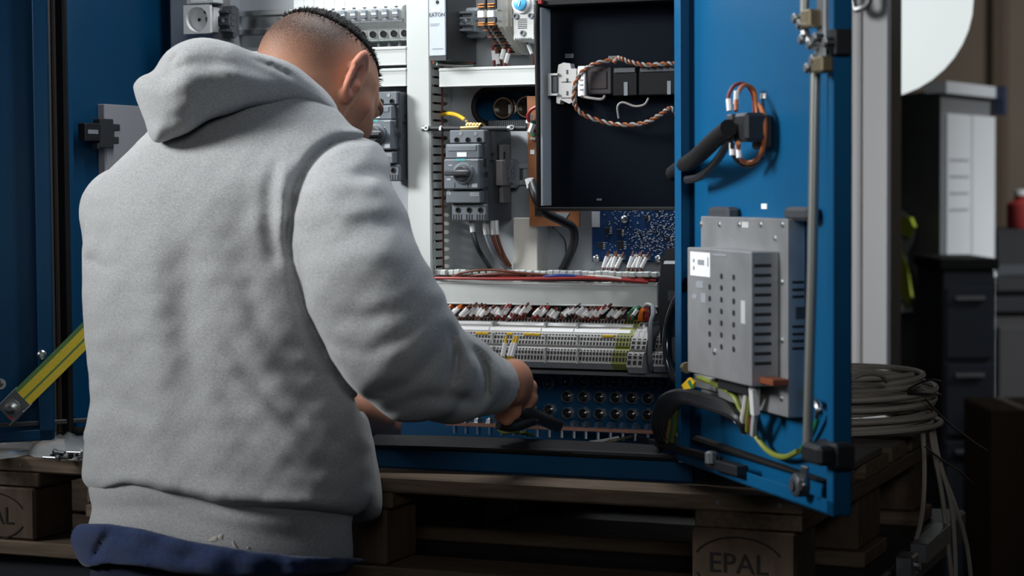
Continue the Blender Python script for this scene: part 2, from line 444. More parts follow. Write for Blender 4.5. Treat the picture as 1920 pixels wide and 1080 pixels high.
# ---- doors (parts of the cabinet)
def make_door(hinge, v, nrm, wdt, z0, z1, mat, name='door', inset=.02):
    v = Vector((*v, 0)).normalized(); nrm = Vector((*nrm, 0)).normalized(); H = Vector((*hinge, 0))
    def fn(p): return H+v*p.x+nrm*p.y+Vector((0, 0, p.z))
    T = .022
    d = MB(fn)
    d.cbox(0, wdt, 0, .003, z0, z1, .001)
    d.cbox(0, .003, 0, T, z0, z1, .001); d.cbox(wdt-.003, wdt, 0, T, z0, z1, .001)
    d.cbox(0, wdt, 0, T, z0, z0+.003, .001); d.cbox(0, wdt, 0, T, z1-.003, z1, .001)
    for (s0, s1, a0, a1) in ((0, .022, z0, z1), (wdt-.016, wdt, z0, z1)): d.cbox(s0, s1, T-.002, T, a0, a1, .0008)
    d.cbox(0, wdt, T-.002, T, z0, z0+.016, .0008); d.cbox(0, wdt, T-.002, T, z1-.016, z1, .0008)
    o = d.build(name, mat, cab)
    return o, fn, H, v, nrm
RV = (math.sin(math.radians(38.2)), -math.cos(math.radians(38.2)))
RN = (-math.cos(math.radians(38.2)), -math.sin(math.radians(38.2)))
HR = Vector((XR+.002, YF-.010, 0))
def doorpt(px, py, tt):           # photo pixel on the right door's plane at height tt above its outer skin -> (s, tt, z)
    n3 = Vector((*RN, 0)); v3 = Vector((*RV, 0))
    p = onPlane(px, py, HR+n3*tt, n3); return (p-HR).dot(v3), tt, p.z
rw = doorpt(1598, 500, 0.0)[0]
rz0 = doorpt(1565, 969, .02)[2]
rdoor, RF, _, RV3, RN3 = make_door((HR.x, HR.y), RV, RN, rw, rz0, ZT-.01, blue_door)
tag(rdoor, 'blue right door swung open')
LV = Vector((-.708, -.706, 0)); LN = Vector((.706, -.708, 0)); HL = Vector((XL-.010, YF-.016, 0))
lz0 = onPlane(60, 824, HL, LN).z
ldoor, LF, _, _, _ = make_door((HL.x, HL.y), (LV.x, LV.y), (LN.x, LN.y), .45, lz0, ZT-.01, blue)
# gasket of the doors
mb = MB(RF); mb.tube([(.03, .006, rz0+.03), (rw-.03, .006, rz0+.03), (rw-.03, .006, ZT-.05)], .006)
mb.build('door_gasket', rubber, rdoor)

# invented lamp above the frame, added to light the cabinet interior
cl = thing('interior_fill_lamp', 'slim white strip lamp added under the cabinet roof to light the interior', 'lamp', (-.55, YF+.05, ZT-.03))
MB().cbox(-.85, -.25, YF+.025, YF+.075, ZT-.045, ZT-.0032, .004).build('housing', white, cl)
MB().cbox(-.84, -.26, YF+.030, YF+.070, ZT-.052, ZT-.0452, .002).build('diffuser', M('fill_lamp_diffuser', (.95, .97, 1), .4, emis=3.0), cl)
lo_ = area('interior_fill_light', (-.55, YF+.05, ZT-.056), (-.55, YF+.16, ZT-1.0), .56, .036, 4.4, (.95, .98, 1), 120)
lo_.parent = cl; lo_.location = Vector(lo_.location)-cl.location
# ================================================================== devices on the mounting plate
def Zat(y, Y, x=1000): return onY(x, y, Y).z
def Xat(x, Y, y=300): return onY(x, y, Y).x
def end_clamp(name, label, X0, X1, Z0, Z1, Y0, Y1, mat, parent=None):
    """notched DIN-rail end bracket"""
    mb = MB(); h = Z1-Z0; d = Y1-Y0; zc = (Z0+Z1)/2
    prof = [(Y1, Z0+.12*h), (Y0+.62*d, Z0), (Y0+.42*d, Z0+.03*h), (Y0+.40*d, Z0+.16*h), (Y0+.12*d, Z0+.18*h), (Y0+.12*d, Z0+.34*h), (Y0, Z0+.36*h),
            (Y0, Z0+.64*h), (Y0+.12*d, Z0+.66*h), (Y0+.12*d, Z0+.84*h), (Y0+.35*d, Z0+.86*h), (Y0+.4*d, Z1-.03*h), (Y0+.6*d, Z1), (Y1, Z1-.1*h)]
    mb.prism([(X0, y, z) for y, z in prof], (X1-X0, 0, 0))
    w_ = X1-X0
    for k in (.22, .42, .60, .78):          # ribs and teeth on the visible side
        mb.box(X1, X1+.0012, Y0+.2*d, Y0+.55*d, Z0+(k-.05)*h, Z0+(k+.05)*h)
        mb.box(X0+.1*w_, X1-.1*w_, Y0-.0018, Y0+.3*d, Z0+(k-.03)*h, Z0+(k+.03)*h)
    if parent: return mb.build(name, mat, parent)
    th_ = thing(name, label, 'rail bracket', ((X0+X1)/2, Y1, Z0))
    mb.build('bracket_body', mat, th_)
    MB().lathe(((X0+X1)/2, Y0-.0005, zc), (0, -1, 0), [(.0035, 0), (.0035, .0015), (.002, .002)], 10).build('clamp_screw', dsteel, th_)
    MB().box(X0-.0006, X1+.0006, Y1-.006, Y1, Z0+.2*h, Z1-.2*h).build('rail_foot', mat, th_)
    return th_
# ---- DIN rails
def din_rail(x0, x1, y0, y1, label, Yl=PY-.0078):
    X0, X1, Z0, Z1 = rect(x0, y0, x1, y1, Yl)
    h = Z1-Z0
    prof = [(Yl, Z0), (Yl, Z0+.2*h), (PY-.0012, Z0+.22*h), (PY-.0012, Z1-.22*h), (Yl, Z1-.2*h), (Yl, Z1), (Yl+.0012, Z1), (Yl+.0012, Z1-.22*h), (PY, Z1-.25*h), (PY, Z0+.25*h), (Yl+.0012, Z0+.22*h), (Yl+.0012, Z0)]
    o = MB().prism([(X0, y, z) for y, z in prof], (X1-X0, 0, 0)).build('mounting_rail', steel)
    return tag(o, label, 'mounting rail')
din_rail(405, 762, 15, 60, 'bright steel mounting rail behind the row of circuit breakers')
din_rail(830, 1005, 308, 347, 'bright steel mounting rail behind the grey motor breaker')
din_rail(838, 1005, 28, 62, 'bright steel mounting rail behind the slim relays')
# ---- wall socket
Y = .268; X0, X1, Z0, Z1 = rect(344, 9, 394, 63, Y)
so = thing('power_socket', 'white round recessed power socket on the mounting plate', 'socket', ((X0+X1)/2, PY, Z0))
mb = MB(); cx, cz2 = (X0+X1)/2, (Z0+Z1)/2; hw, hh = (X1-X0)/2, (Z1-Z0)/2; rr = min(hw, hh)*.86
N = 40; circ = []; sq = []
for i in range(N):
    a = 2*math.pi*i/N; c, s_ = math.cos(a), math.sin(a); k = 1/max(abs(c), abs(s_))
    circ.append((cx+rr*c, cz2+rr*s_)); sq.append((cx+hw*c*k, cz2+hh*s_*k))
vs = [(x, Y, z) for x, z in sq]+[(x, Y, z) for x, z in circ]+[(x*.94+cx*.06, Y+.013, z*.94+cz2*.06) for x, z in circ]
fs = []
for i in range(N):
    j = (i+1) % N; fs += [(i, j, N+j, N+i), (N+i, N+j, 2*N+j, 2*N+i)]
fs.append(tuple(range(2*N, 3*N)))
mb.add(vs, fs); mb.build('socket_face', white, so, recalc=False)
MB().box(X0, X1, Y+.0001, Y+.006, Z1-.001, Z1).box(X0, X0+.001, Y+.0001, Y+.006, Z0, Z1).box(X1-.001, X1, Y+.0001, Y+.006, Z0, Z1).box(X0, X1, Y+.0001, Y+.006, Z0, Z0+.001).box(X0+.002, X1-.002, Y+.014, PY, Z0+.003, Z1-.003).build('socket_body', white, so)
for dx, dz in ((.0, .0), (.0105, .0115)): MB().cyl((cx+dx-.003, Y+.0128, cz2+dz), (cx+dx-.003, Y+.0118, cz2+dz), .0026, n=12).build('pin_hole', holeb, so)
MB().cbox(cx+rr*.72, cx+rr*.86, Y+.002, Y+.012, cz2-.003, cz2+.003, .0005).build('earth_clip', dsteel, so)
X0b, X1b, Z0b, Z1b = rect(349, -30, 400, 6, .272)
ct = thing('circuit_breaker', 'white modular unit with paper label above the power socket', 'breaker', ((X0b+X1b)/2, PY, Z0b))
MB().cbox(X0b, X1b, .272, PY, Z0b, Z1b, .001).build('body', mcbw, ct)
MB().box(X0b+.008, X1b-.012, .2712, .272, Z0b+.002, Z0b+.016).build('label', lab_w, ct)
X0, X1, Z0, Z1 = rect(398, -40, 434, 300, .300)
tag(MB().cbox(X0, X1, .300, PY, Z0, Z1, .001).build('side_duct', M('mid_grey_sheet', (.22, .23, .25), .5)), 'plain grey vertical duct beside the power socket', 'duct')
X0, X1, Z0, Z1 = rect(412, 9, 432, 71, .275)
end_clamp('rail_end_bracket', 'dark grey rail end bracket beside the white power socket', X0, X1, Z0, Z1, .270, .301, dgrey)
# ---- miniature circuit breakers
YM = .262
xs0 = 543; pitch = (Xat(757.5, YM, 30)-Xat(xs0, YM, 30))/11
x_start = Xat(xs0, YM, 30)
ZM = lambda y: Zat(y, YM, 700)
def make_mcb():
    X = 0.0; wd_ = pitch*.97
    o = thing('circuit_breaker', 'white miniature circuit breaker in the long row on the upper rail', 'breaker', (x_start, PY, ZM(75)), 'miniature circuit breakers in a row')
    prof = [(PY-.006, ZM(75)), (.285, ZM(75)), (.279, ZM(58)), (.279, ZM(49)), (.262, ZM(43)), (.258, ZM(38)), (.256, ZM(17)), (.260, ZM(13)), (.275, ZM(8)), (.277, ZM(-30)), (.285, ZM(-42)), (PY-.006, ZM(-42))]
    MB().prism([(x_start, y, z) for y, z in prof], (wd_, 0, 0)).build('body', mcbw, o)
    MB().box(x_start, x_start+wd_, .2570, .2625, ZM(42.5), ZM(37.5)).build('marker_strip', mgrey, o)
    MB().cbox(x_start+.004, x_start+wd_-.004, .2500, .257, ZM(35), ZM(19), .001).build('toggle', M('toggle_grey', (.20, .23, .26), .4), o)
    MB().box(x_start+.0045, x_start+wd_-.0045, .2490, .2502, ZM(29), ZM(26)).build('toggle_mark', white, o)
    MB().box(x_start+.003, x_start+wd_-.003, .2764, .277, ZM(9), ZM(-1)).build('label', lab_w, o)
    MB().box(x_start+.005, x_start+.010, .2552, .257, ZM(15.5), ZM(13.5)).build('indicator', ink, o)
    MB().lathe((x_start+wd_*.55, .2792, ZM(63)), (0, -1, -.2), [(.0052, -.001), (.0052, .0008), (.0036, .0009), (.0034, .0003)], 14).build('terminal_screw', holeb, o)
    MB().box(x_start+.002, x_start+wd_-.004, .2787, .2797, ZM(73), ZM(71)).build('terminal_slot', mgrey, o)
    return o
mc = make_mcb()
for i in range(1, 11): copy_tree(mc, None, (i*pitch, 0, 0))
# grey wires under the breakers
for i in range(8):
    x = x_start+pitch*(i+2.5)
    o = MB().tube(spline([(x, .30, ZM(75)), (x+.002, .296, ZM(82)), (x+.001*((i % 3)-1), .298, ZM(92))], 4), .0026).build('breaker_wire', greyw)
    tag(o, 'grey wire running from a miniature breaker down into the white duct', 'wire', 'wires under the circuit breakers')
# ---- wiring ducts
def hduct(x0, x1, y0, y1, Yf, label, lip=True, fingers=None, xm=None):
    X0, X1, Z0, Z1 = rect(x0, y0, x1, y1, Yf)
    o = thing('wiring_duct', label, 'duct', ((X0+X1)/2, PY, Z0))
    mb = MB().cbox(X0, X1, Yf, Yf+.006, Z0, Z1, .0012)
    if lip:
        mb.cbox(X0, X1, Yf-.0012, Yf+.004, Z1-(Z1-Z0)*.17, Z1-(Z1-Z0)*.02, .0008)
        mb.cbox(X0, X1, Yf-.0008, Yf+.004, Z0, Z0+(Z1-Z0)*.07, .0008)
    mb.build('cover', duct, o)
    b = MB().box(X0+.002, X1-.002, PY-.003, PY, Z0+.002, Z1-.002)
    b.build('base', duct, o)
    fm = None
    n = int((X1-X0-.008)/.0125)
    for side in (Z0+.0015, Z1-.003):
        for i in range(n):
            if fm is None:
                fm = MB().box(X0+.004, X0+.004+.0085, Yf+.004, PY-.002, side, side+.0015).build('finger', duct, o); fo = side
            else:
                c = fm.copy(); COL.objects.link(c); c.parent = o; c.location = (i*.0125, 0, side-fo)
    return o, (X0, X1, Z0, Z1)
def vduct(x0, x1, y0, y1, Yf, label):
    X0, X1, Z0, Z1 = rect(x0, y0, x1, y1, Yf)
    o = thing('wiring_duct', label, 'duct', ((X0+X1)/2, PY, Z0))
    MB().cbox(X0, X1, Yf, Yf+.006, Z0, Z1, .0012).cbox(X0-.001, X0+.004, Yf+.001, Yf+.012, Z0, Z1, .0008).cbox(X1-.004, X1+.001, Yf+.001, Yf+.008, Z0, Z1, .0008).build('cover', duct, o)
    MB().box(X0+.002, X1-.002, PY-.003, PY, Z0, Z1).build('base', duct, o)
    fm = None; n = int((Z1-Z0)/.0125)
    for k, side in enumerate((X0+.0015, X1-.003)):
        for i in range(n):
            if fm is None:
                a = Z0+.002
                fm = MB().box(side, side+.0015, Yf+.006, PY-.03, a, a+.0092).box(side, side+.0015, PY-.03, PY-.016, a+.0012, a+.008).box(side, side+.0015, PY-.016, PY-.002, a, a+.0092).build('finger', duct, o); fo = side
            else:
                c = fm.copy(); COL.objects.link(c); c.parent = o; c.location = (side-fo, 0, i*.0125)
    MB().box(X1-.003, X1-.0015, PY-.012, PY-.002, Z0, Z1).build('side_strip', duct, o)
    return o, (X0, X1, Z0, Z1)
vd, VD = vduct(764, 806, -60, 518, .25, 'tall white vertical wiring duct left of the grey motor breaker')
for k, (dx, mt) in enumerate(((.010, brown), (.016, red), (.022, brown), (.028, blk), (.0325, brown))):
    o = MB().tube([(VD[0]+dx, .272+.006*k, VD[2]+.002), (VD[0]+dx, .272+.006*k, VD[3]-.02)], .0035, 6).build('duct_wire', mt)
    tag(o, ['brown', 'red', 'brown', 'black', 'brown'][k]+' wire running inside the tall vertical duct', 'wire', 'wires inside the vertical duct')
hduct(440, 762, 92, 127, .25, 'white wiring duct directly under the circuit breaker row')
hduct(440, 762, 132, 166, .25, 'lower one of two stacked white ducts behind the man\'s head')
hduct(823, 1075, 124, 160, .25, 'white horizontal duct above the oblong cut-out')
X0, X1, Z0, Z1 = rect(962, 408, 1008, 509, .285)
lo = thing('wiring_duct', 'short beige duct stub right of the motor breaker wires', 'duct', ((X0+X1)/2, PY, Z0))
MB().cbox(X0, X1, .285, .291, Z0, Z1, .0012).build('cover', beige, lo)
MB().box(X0+.001, X0+.003, .29, PY, Z0, Z1).box(X1-.003, X1-.001, .29, PY, Z0, Z1).build('side', beige, lo)
md, MD = hduct(690, 1233, 526, 572, .262, 'long grey-white duct above the terminal strip')
# white finger tips standing above the long duct
tips = thing('finger_strip', 'row of white plastic finger tips along the long duct', 'duct strip', ((MD[0]+MD[1])/2, PY, MD[3]))
tipm = None; n = 33
zt0, zt1 = Zat(519, .262), Zat(507, .262)
for i in range(n):
    x = Xat(816, .262, 512)+i*(Xat(1234, .262, 512)-Xat(816, .262, 512))/n
    if tipm is None:
        tipm = MB().cbox(x, x+.0095, .258, .272, zt0+.001, zt1, .0015).box(x+.0085, x+.0125, .262, .270, zt0+.003, zt1-.003).box(x+.003, x+.0065, .262, PY, zt0+.001, zt0+.004).build('finger', duct, tips); tx = x
    else:
        c = tipm.copy(); COL.objects.link(c); c.parent = tips; c.location = (x-tx, random.uniform(-.003, .003), random.uniform(-.0006, .001))
def P3(x, y, Y): return onY(x, y, Y)
def wire(name, label, pts, r, mat, group=None, n=8, cat='wire', sp=6):
    o = MB().tube(spline([P3(*p) for p in pts], sp), r, n).build(name, mat, smooth=True)
    return tag(o, label, cat, group)
wire('red_wire', 'long red wire lying on the long duct edge', [(815, 521, .255), (880, 522, .25), (980, 523, .246), (1080, 522, .245), (1150, 524, .25), (1215, 529, .258)], .0021, red)
wire('red_wire', 'second red wire lying beside the long duct edge', [(900, 519, .262), (1000, 521, .256), (1100, 519.5, .252), (1230, 526, .262)], .0018, red)
wire('brown_wire', 'brown wire arching over the white finger tips', [(846, 521, .262), (872, 510, .250), (920, 506, .25), (980, 512, .252), (1050, 518, .262)], .0019, brown)
wire('brown_wire', 'second brown wire lying along the finger tips', [(850, 520, .266), (900, 515, .252), (960, 513, .252), (1000, 517, .262)], .0019, brown)
wire('blue_wire', 'blue wire lying on the long duct edge', [(1010, 522, .262), (1035, 517, .25), (1070, 517, .25), (1100, 521, .262)], .0022, bluew)
wire('white_wire', 'short white wire lying on the long duct edge', [(1100, 519, .262), (1130, 518.5, .25), (1165, 523, .252)], .002, whitew)
for k in range(7):
    mt = [brown, blk, brown, red, blk, brown, blk][k]
    wire('duct_wire', ['brown', 'black', 'brown', 'red', 'black', 'brown', 'black'][k]+' wire lying behind the white finger tips in the long duct',
         [(812, 521+k % 3, .272+.006*k), (950, 520+(k*5) % 4, .270+.007*k), (1100, 521+(k*3) % 4, .272+.006*k), (1234, 523+(k % 3), .272+.006*k)], .0034, mt, 'wires in the long duct')
# ---- power supply with maker's name
Y = .222; X0, X1, Z0, Z1 = rect(804, -60, 835, 105, Y)
ps = thing('power_supply', 'slim black power supply with pale blue front and maker name', 'power supply', ((X0+X1)/2, PY, Z0))
Zb = Zat(113, Y, 820)
MB().cbox(X0+.0005, X1+.0015, Y+.0025, PY-.002, Zb, Z1, .001).build('body', blk, ps)
MB().cbox(X0, X1, Y, Y+.003, Z0, Z1, .001).build('front_panel', eatonp, ps)
MB().text('EATON', ((X0+X1)/2, Y-.0004, Zat(28, Y, 820)), (1, 0, 0), (0, 0, 1), .0074, bold=.018).build('maker_name', M('name_ink', (.06, .07, .09), .6), ps, recalc=False)
MB().box(X0+.004, X0+.018, Y-.0004, Y, Zat(22, Y, 820), Zat(15, Y, 820)).build('label', lab_w, ps)
for k, yy in enumerate((44, 47)): MB().box(X0+.002, X0+.017-.002*k, Y-.0003, Y, Zat(yy+.8, Y, 820), Zat(yy, Y, 820)).build('print_line', inkg, ps)
MB().box(X0+.005, X1-.004, Y-.0003, Y, Zat(92, Y, 820), Zat(90.5, Y, 820)).build('print_line', inkg, ps)
MB().lathe((X0+.0135, Y+.0004, Zat(4, Y, 820)), (0, -1, 0), [(.0026, 0), (.0026, .0009), (.0015, .001)], 12).build('indicator', holeb, ps)
for k in range(3): MB().box(X0+.007+k*.0055, X0+.0105+k*.0055, Y+.0012, Y+.0026, Zat(110, Y, 820), Zat(106, Y, 820)).build('terminal', steel, ps)
MB().box(X0, X1, Y+.001, Y+.0025, Zb, Z0-.0003).build('terminal_face', dgrey, ps)
for k, (mt, nm) in enumerate(((red, 'red'), (green, 'green'), (blk, 'black'), (whitew, 'white'))):
    wire(nm+'_wire', nm+' wire lying under the slim black power supply', [(812+k*2, 117+k, .245), (835, 115+k*2, .262), (862, 117+k*2.0, .285), (886, 119+k, .312)], .0022, mt)
# ---- grey end bracket, relays, thermostat
X0, X1, Z0, Z1 = rect(868, 12, 893, 70, .285)
end_clamp('rail_end_bracket', 'mid grey rail end bracket between power supply and slim relays', X0, X1, Z0, Z1, .270, PY-.002, mgrey)
def relay(xf, wpx, label):
    Yf = .232; Z = lambda y, Y_=Yf: Zat(y, Y_, 920)
    X0 = Xat(xf, Yf, 20); X1 = Xat(xf+wpx, Yf, 20)
    o = thing('interface_relay', label, 'relay', ((X0+X1)/2, PY, Z(95, .30)))
    prof = [(PY-.004, Z(104, .312)), (.312, Z(104, .312)), (Yf+.004, Z(46)), (Yf, Z(44)), (Yf, Z(-14)), (Yf+.01, Z(-22)), (PY-.004, Z(-40))]
    MB().prism([(X0, y, z) for y, z in prof], (X1-X0, 0, 0)).build('body', beige, o)
    MB().cbox(X0, X1, Yf-.003, Yf+.004, Z(18), Z(-8), .0008).build('upper_housing', dgrey, o)
    MB().cbox(X0, X1, Yf-.003, Yf+.004, Z(44), Z(32), .0008).build('lower_housing', dgrey, o)
    MB().cbox(X0, X1-.002, Yf-.005, Yf+.001, Z(33), Z(20), .0008).build('label', lab_w, o)
    for y in (7, 12, 42, 46): MB().cbox(X0+.001, X1-.001, Yf-.006, Yf, Z(y+2.2), Z(y), .0005).build('lever', M('lever_orange', (.62, .20, .02), .4), o)
    for k in range(9):
        f_ = (k+.4)/9.6; yy = Yf+.004+f_*(.312-.236); zz = Z(46)+f_*(Z(104, .312)-Z(46))
        MB().obox(((X0+X1)/2, yy-.0012, zz-.0012), ((X1-X0)*.40, 0, 0), (0, .0016, 0), (0, 0, .0016), 0).build('terminal_opening', [holeb, brown][k % 2], o)
    return o
relay(897.5, 14, 'slim interface relay with orange levers beside the grey end bracket')
relay(915.5, 15, 'slim interface relay with orange levers against the beige terminal blocks')
for k, (a, b, lab) in enumerate(((931.5, 942, 'beige tall terminal block next to the slim relays'), (942.5, 952, 'beige tall terminal block in the middle beside the relays'), (952.5, 960, 'beige tall terminal block next to the thermostat'))):
    Yf = .240+.012*k; X0, X1 = Xat(a, Yf, 20), Xat(b, Yf, 20); Z = lambda y, Y_=Yf: Zat(y, Y_, 940)
    o = thing('terminal_block', lab, 'terminal', ((X0+X1)/2, PY, Z(104, .31)))
    MB().prism([(X0, y, z) for y, z in [(PY-.004, Z(104, .31)), (.31, Z(104, .31)), (Yf, Z(50)), (Yf, Z(-30)), (PY-.004, Z(-40))]], (X1-X0, 0, 0)).build('body', beige, o)
    for y in (10, 30): MB().box(X0+.001, X1-.001, Yf-.0008, Yf, Z(y+8), Z(y)).build('recess', lgrey, o)
Y = .246; X0, X1, Z0, Z1 = rect(962, -25, 1003, 76, Y)
tm = thing('thermostat', 'light grey thermostat with blue dial and vent slots', 'thermostat', ((X0+X1)/2, PY, Z0))
Z = lambda y: Zat(y, Y, 980); X = lambda x: Xat(x, Y, 30)
MB().cbox(X0, X1, Y, PY-.003, Z0, Z1, .002).build('body', lgrey, tm)
c = Vector((X(978), Y, Z(7)))
MB().lathe(c, (0, -1, 0), [(.0135, -.001), (.0135, .003), (.0125, .0035)], 28).build('dial_rim', white, tm, smooth=True)
MB().lathe(c, (0, -1, 0), [(.0095, .001), (.0095, .007), (.0085, .0078)], 24).build('dial', M('dial_blue', (.08, .40, .70), .35), tm, smooth=True)
MB().obox(c+Vector((0, -.0082, 0)), (.0012, 0, .004), (0, .0006, 0), (.0006, 0, -.0002), 0).build('dial_pointer', white, tm)
for k in range(6): MB().box(X(971), X(988), Y-.0004, Y+.001, Z(36.5+k*3.4), Z(35+k*3.4)).build('vent_slot', dgrey, tm)
for x, y in ((967, 30), (995, 30), (980, 62)): MB().lathe((X(x), Y+.0002, Z(y)), (0, -1, 0), [(.0042, 0), (.0042, .0022), (.0026, .0022), (.0022, .0005)], 14).build('screw_boss', mgrey, tm)
for k in range(9): MB().box(X(965+k*3.6), X(966.6+k*3.6), Y-.0004, Y+.002, Z(75), Z(71)).build('grille_slot', dgrey, tm)
for k in range(11): MB().box(X1-.0022, X1+.0004, Y-.0002, Y+.01, Z(64-k*5.2), Z(61.8-k*5.2)).build('grille_slot', dgrey, tm)
def sleeved(name, label, p0, p1, pend, r, mat, group=None):
    """wire with white marker sleeve; p0->p1 sleeve, then on to pend"""
    a, b = P3(*p0), P3(*p1); e = [P3(*q) for q in pend]
    o = MB().tube(spline([a+(a-b)*.5, a, b]+e, 4), r*.62, 6).build(name, mat, smooth=True)
    MB().tube([a, b], r, 7).build('marker_sleeve', sleeve, o, smooth=True)
    return tag(o, label, 'wire', group)
for k, (x0, y0, x1, y1, mt) in enumerate(((925, 95, 927, 113, red), (932, 101, 934, 120, brown), (945, 92, 940, 111, brown), (953, 100, 948, 118, red))):
    sleeved(['red', 'brown', 'brown', 'red'][k]+'_wire', ['red wire with white sleeve at the first slim relay', 'brown wire with white sleeve at the first slim relay', 'brown wire with white sleeve at the second slim relay', 'red wire with white sleeve at the second slim relay'][k],
            (x0, y0, .285), (x1, y1, .285), [(x1, y1+6, .29), (x1, y1+12, .30)], .0034, mt)
sleeved('grey_wire', 'grey wire with white sleeve under the thermostat', (990, 84, .285), (997, 101, .285), [(999, 110, .29), (1000, 124, .30)], .0026, brown)

# ---- motor protection breaker
def make_motor_breaker():
    YF_ = .212
    def RR(x0, y0, x1, y1, Y_): return rect(x0, y0, x1, y1, Y_)
    X0, X1, Z0, Z1 = RR(843, 244, 908, 268, .228)
    o = thing('motor_breaker', 'grey motor protection breaker with rotary knob beside the tall duct', 'breaker', (X0+.02, PY, Zat(415, .228, 870)))
    Xa, Xb = X0, X1
    zb = Zat(414, .228, 870)
    MB().cbox(Xa+.0005, Xb+.002, .232, PY-.008, zb, Z1, .0015).build('side_body', dgrey, o)
    MB().cbox(Xa, Xb, .228, .236, Z0, Z1, .001).build('top_terminal_block', sgrey, o)
    for x in (857, 878, 899): MB().lathe((Xat(x-.5, .228, 262), .2284, Zat(262.5, .228, x)), (0, -1, 0), [(.0040, 0), (.0040, .0012), (.003, .0012), (.0028, .0004)], 14).build('terminal_hole', holeb, o)
    for x in (864, 892): MB().lathe((Xat(x, .228, 250), .2284, Zat(250.5, .228, x)), (0, -1, 0), [(.0028, 0), (.0028, .001), (.0018, .001)], 12).build('terminal_screw', dsteel, o)
    a = RR(835, 270, 899, 297, .220); MB().cbox(*a[:2], .220, .234, *a[2:], .0015).build('upper_front', sgrey, o)
    b = RR(840, 273, 893, 283, .2195); MB().cbox(*b[:2], .2188, .221, *b[2:], .0006).build('label_window', mgrey, o)
    b = RR(857, 285.5, 875, 294, .2195); MB().box(*b[:2], .2192, .2201, *b[2:]).build('label', lab_w, o)
    a = RR(832, 298, 898, 355, YF_); MB().cbox(*a[:2], YF_, .234, *a[2:], .0018).build('main_front', sgrey, o)
    b = RR(855, 297.5, 873, 301.5, YF_); MB().box(*b[:2], YF_-.0004, YF_, *b[2:]).build('teal_print', teal, o)
    for (x0, y0, x1, y1) in ((883, 299, 896, 301), (841, 309, 848, 311), (880, 311, 886, 313), (861, 306, 868, 309), (845, 330, 850, 331.5), (857, 335, 860, 338), (885, 344, 895, 351), (838, 335, 845, 338)):
        b = RR(x0, y0, x1, y1, YF_); MB().box(*b[:2], YF_-.0003, YF_, *b[2:]).build('print_mark', M('pale_print', (.45, .48, .5), .6), o)
    for x in (852, 877): b = RR(x, 343, x+1.2, 352, YF_); MB().box(*b[:2], YF_-.0004, YF_, *b[2:]).build('flap_groove', ink, o)
    c = Vector((Xat(869, YF_, 325), YF_, Zat(325, YF_, 869)))
    MB().lathe(c, (0, -1, 0), [(.0155, -.001), (.0155, .002), (.0145, .0035), (.0125, .004)], 26).build('knob_base', sgrey, o, smooth=True)
    kb = MB().lathe(c, (0, -1, 0), [(.0115, .003), (.0112, .008), (.0095, .010)], 24); kb.obox(c+Vector((-.004, -.0125, .0005)), (.019, 0, 0), (0, .0058, 0), (0, 0, .0042), .0022)
    kb.build('rotary_knob', M('knob_grey', (.06, .065, .072), .4), o, smooth=True)
    a = RR(836, 358, 901, 381, .218); MB().cbox(*a[:2], .218, .234, *a[2:], .0015).build('lower_front', sgrey, o)
    b = RR(838, 360.5, 846, 365, .218); MB().text('CE', ((b[0]+b[1])/2, .2176, (b[2]+b[3])/2), (1, 0, 0), (0, 0, 1), .0048).build('print_mark', lab_w, o, recalc=False)
    for y in (361, 363.5, 366): b = RR(881, y, 898, y+1.2, .218); MB().box(*b[:2], .2177, .218, *b[2:]).build('print_mark', M('pale_print', (.45, .48, .5), .6), o)
    a = RR(847, 383, 912, 414, .228); MB().cbox(*a[:2], .228, .236, *a[2:], .0015).build('bottom_terminal_block', sgrey, o)
    for x in (859, 880, 901): MB().lathe((Xat(x, .228, 394), .2284, Zat(394, .228, x)), (0, -1, 0), [(.0042, 0), (.0042, .0012), (.003, .0012), (.0028, .0004)], 14).build('terminal_hole', holeb, o)
    for k in range(13):
        if k in (4, 8): continue
        b = RR(849.5+k*4.9, 402, 851.6+k*4.9, 412, .228); MB().box(*b[:2], .2276, .2283, *b[2:]).build('cooling_slot', holeb, o)
    sx = Xb+.002
    for (x0, y0, x1, y1) in ((918, 300, 926, 304), (906, 297, 911, 313), (908, 322, 914, 330), (934, 275, 938, 282), (921, 287, 925, 292), (911, 350, 913, 356)):
        p, q = onX(x0, y0, sx), onX(x1, y1, sx); MB().box(sx, sx+.0008, p.y, q.y, q.z, p.z).build('side_slot', holeb, o)
    return o, sx, X1
mbk, SXB, XBR = make_motor_breaker()
ab = thing('rail_end_bracket', 'grey-brown rail end bracket against the motor breaker side', 'rail bracket', (SXB+.006, PY, Zat(380, .29, 950)))
p, q = onX(941, 271, SXB+.006), onX(956, 380, SXB+.006)
gb = M('grey_brown_plastic', (.17, .16, .155), .5)
MB().cbox(SXB+.001, SXB+.007, p.y, q.y, q.z, p.z, .001).build('bracket_plate', gb, ab)
MB().box(SXB+.007, SXB+.0074, p.y+.004, p.y+.009, p.z-.020, p.z-.010).build('slot', holeb, ab)
p, q = onX(940, 300, SXB+.010), onX(957, 348, SXB+.010)
MB().cbox(SXB+.001, SXB+.011, p.y, q.y, q.z, p.z, .001).build('bracket_block', gb, ab)
p, q = onX(955, 298, SXB+.012), onX(974, 353, SXB+.012)
end_clamp('bracket_hook', '', SXB+.003, SXB+.013, q.z, p.z, p.y, min(q.y, PY-.008), mgrey, ab)
# second motor breaker behind the man's head: a copy of the first one
m2 = copy_tree(mbk)
m2.location = Vector(mbk.location)+Vector((VD[0]-.004-XBR-.002, 0, Zat(251, .212, 740)-Zat(325, .212, 870)))
m2['label'] = 'grey motor breaker half hidden behind the man\'s head'
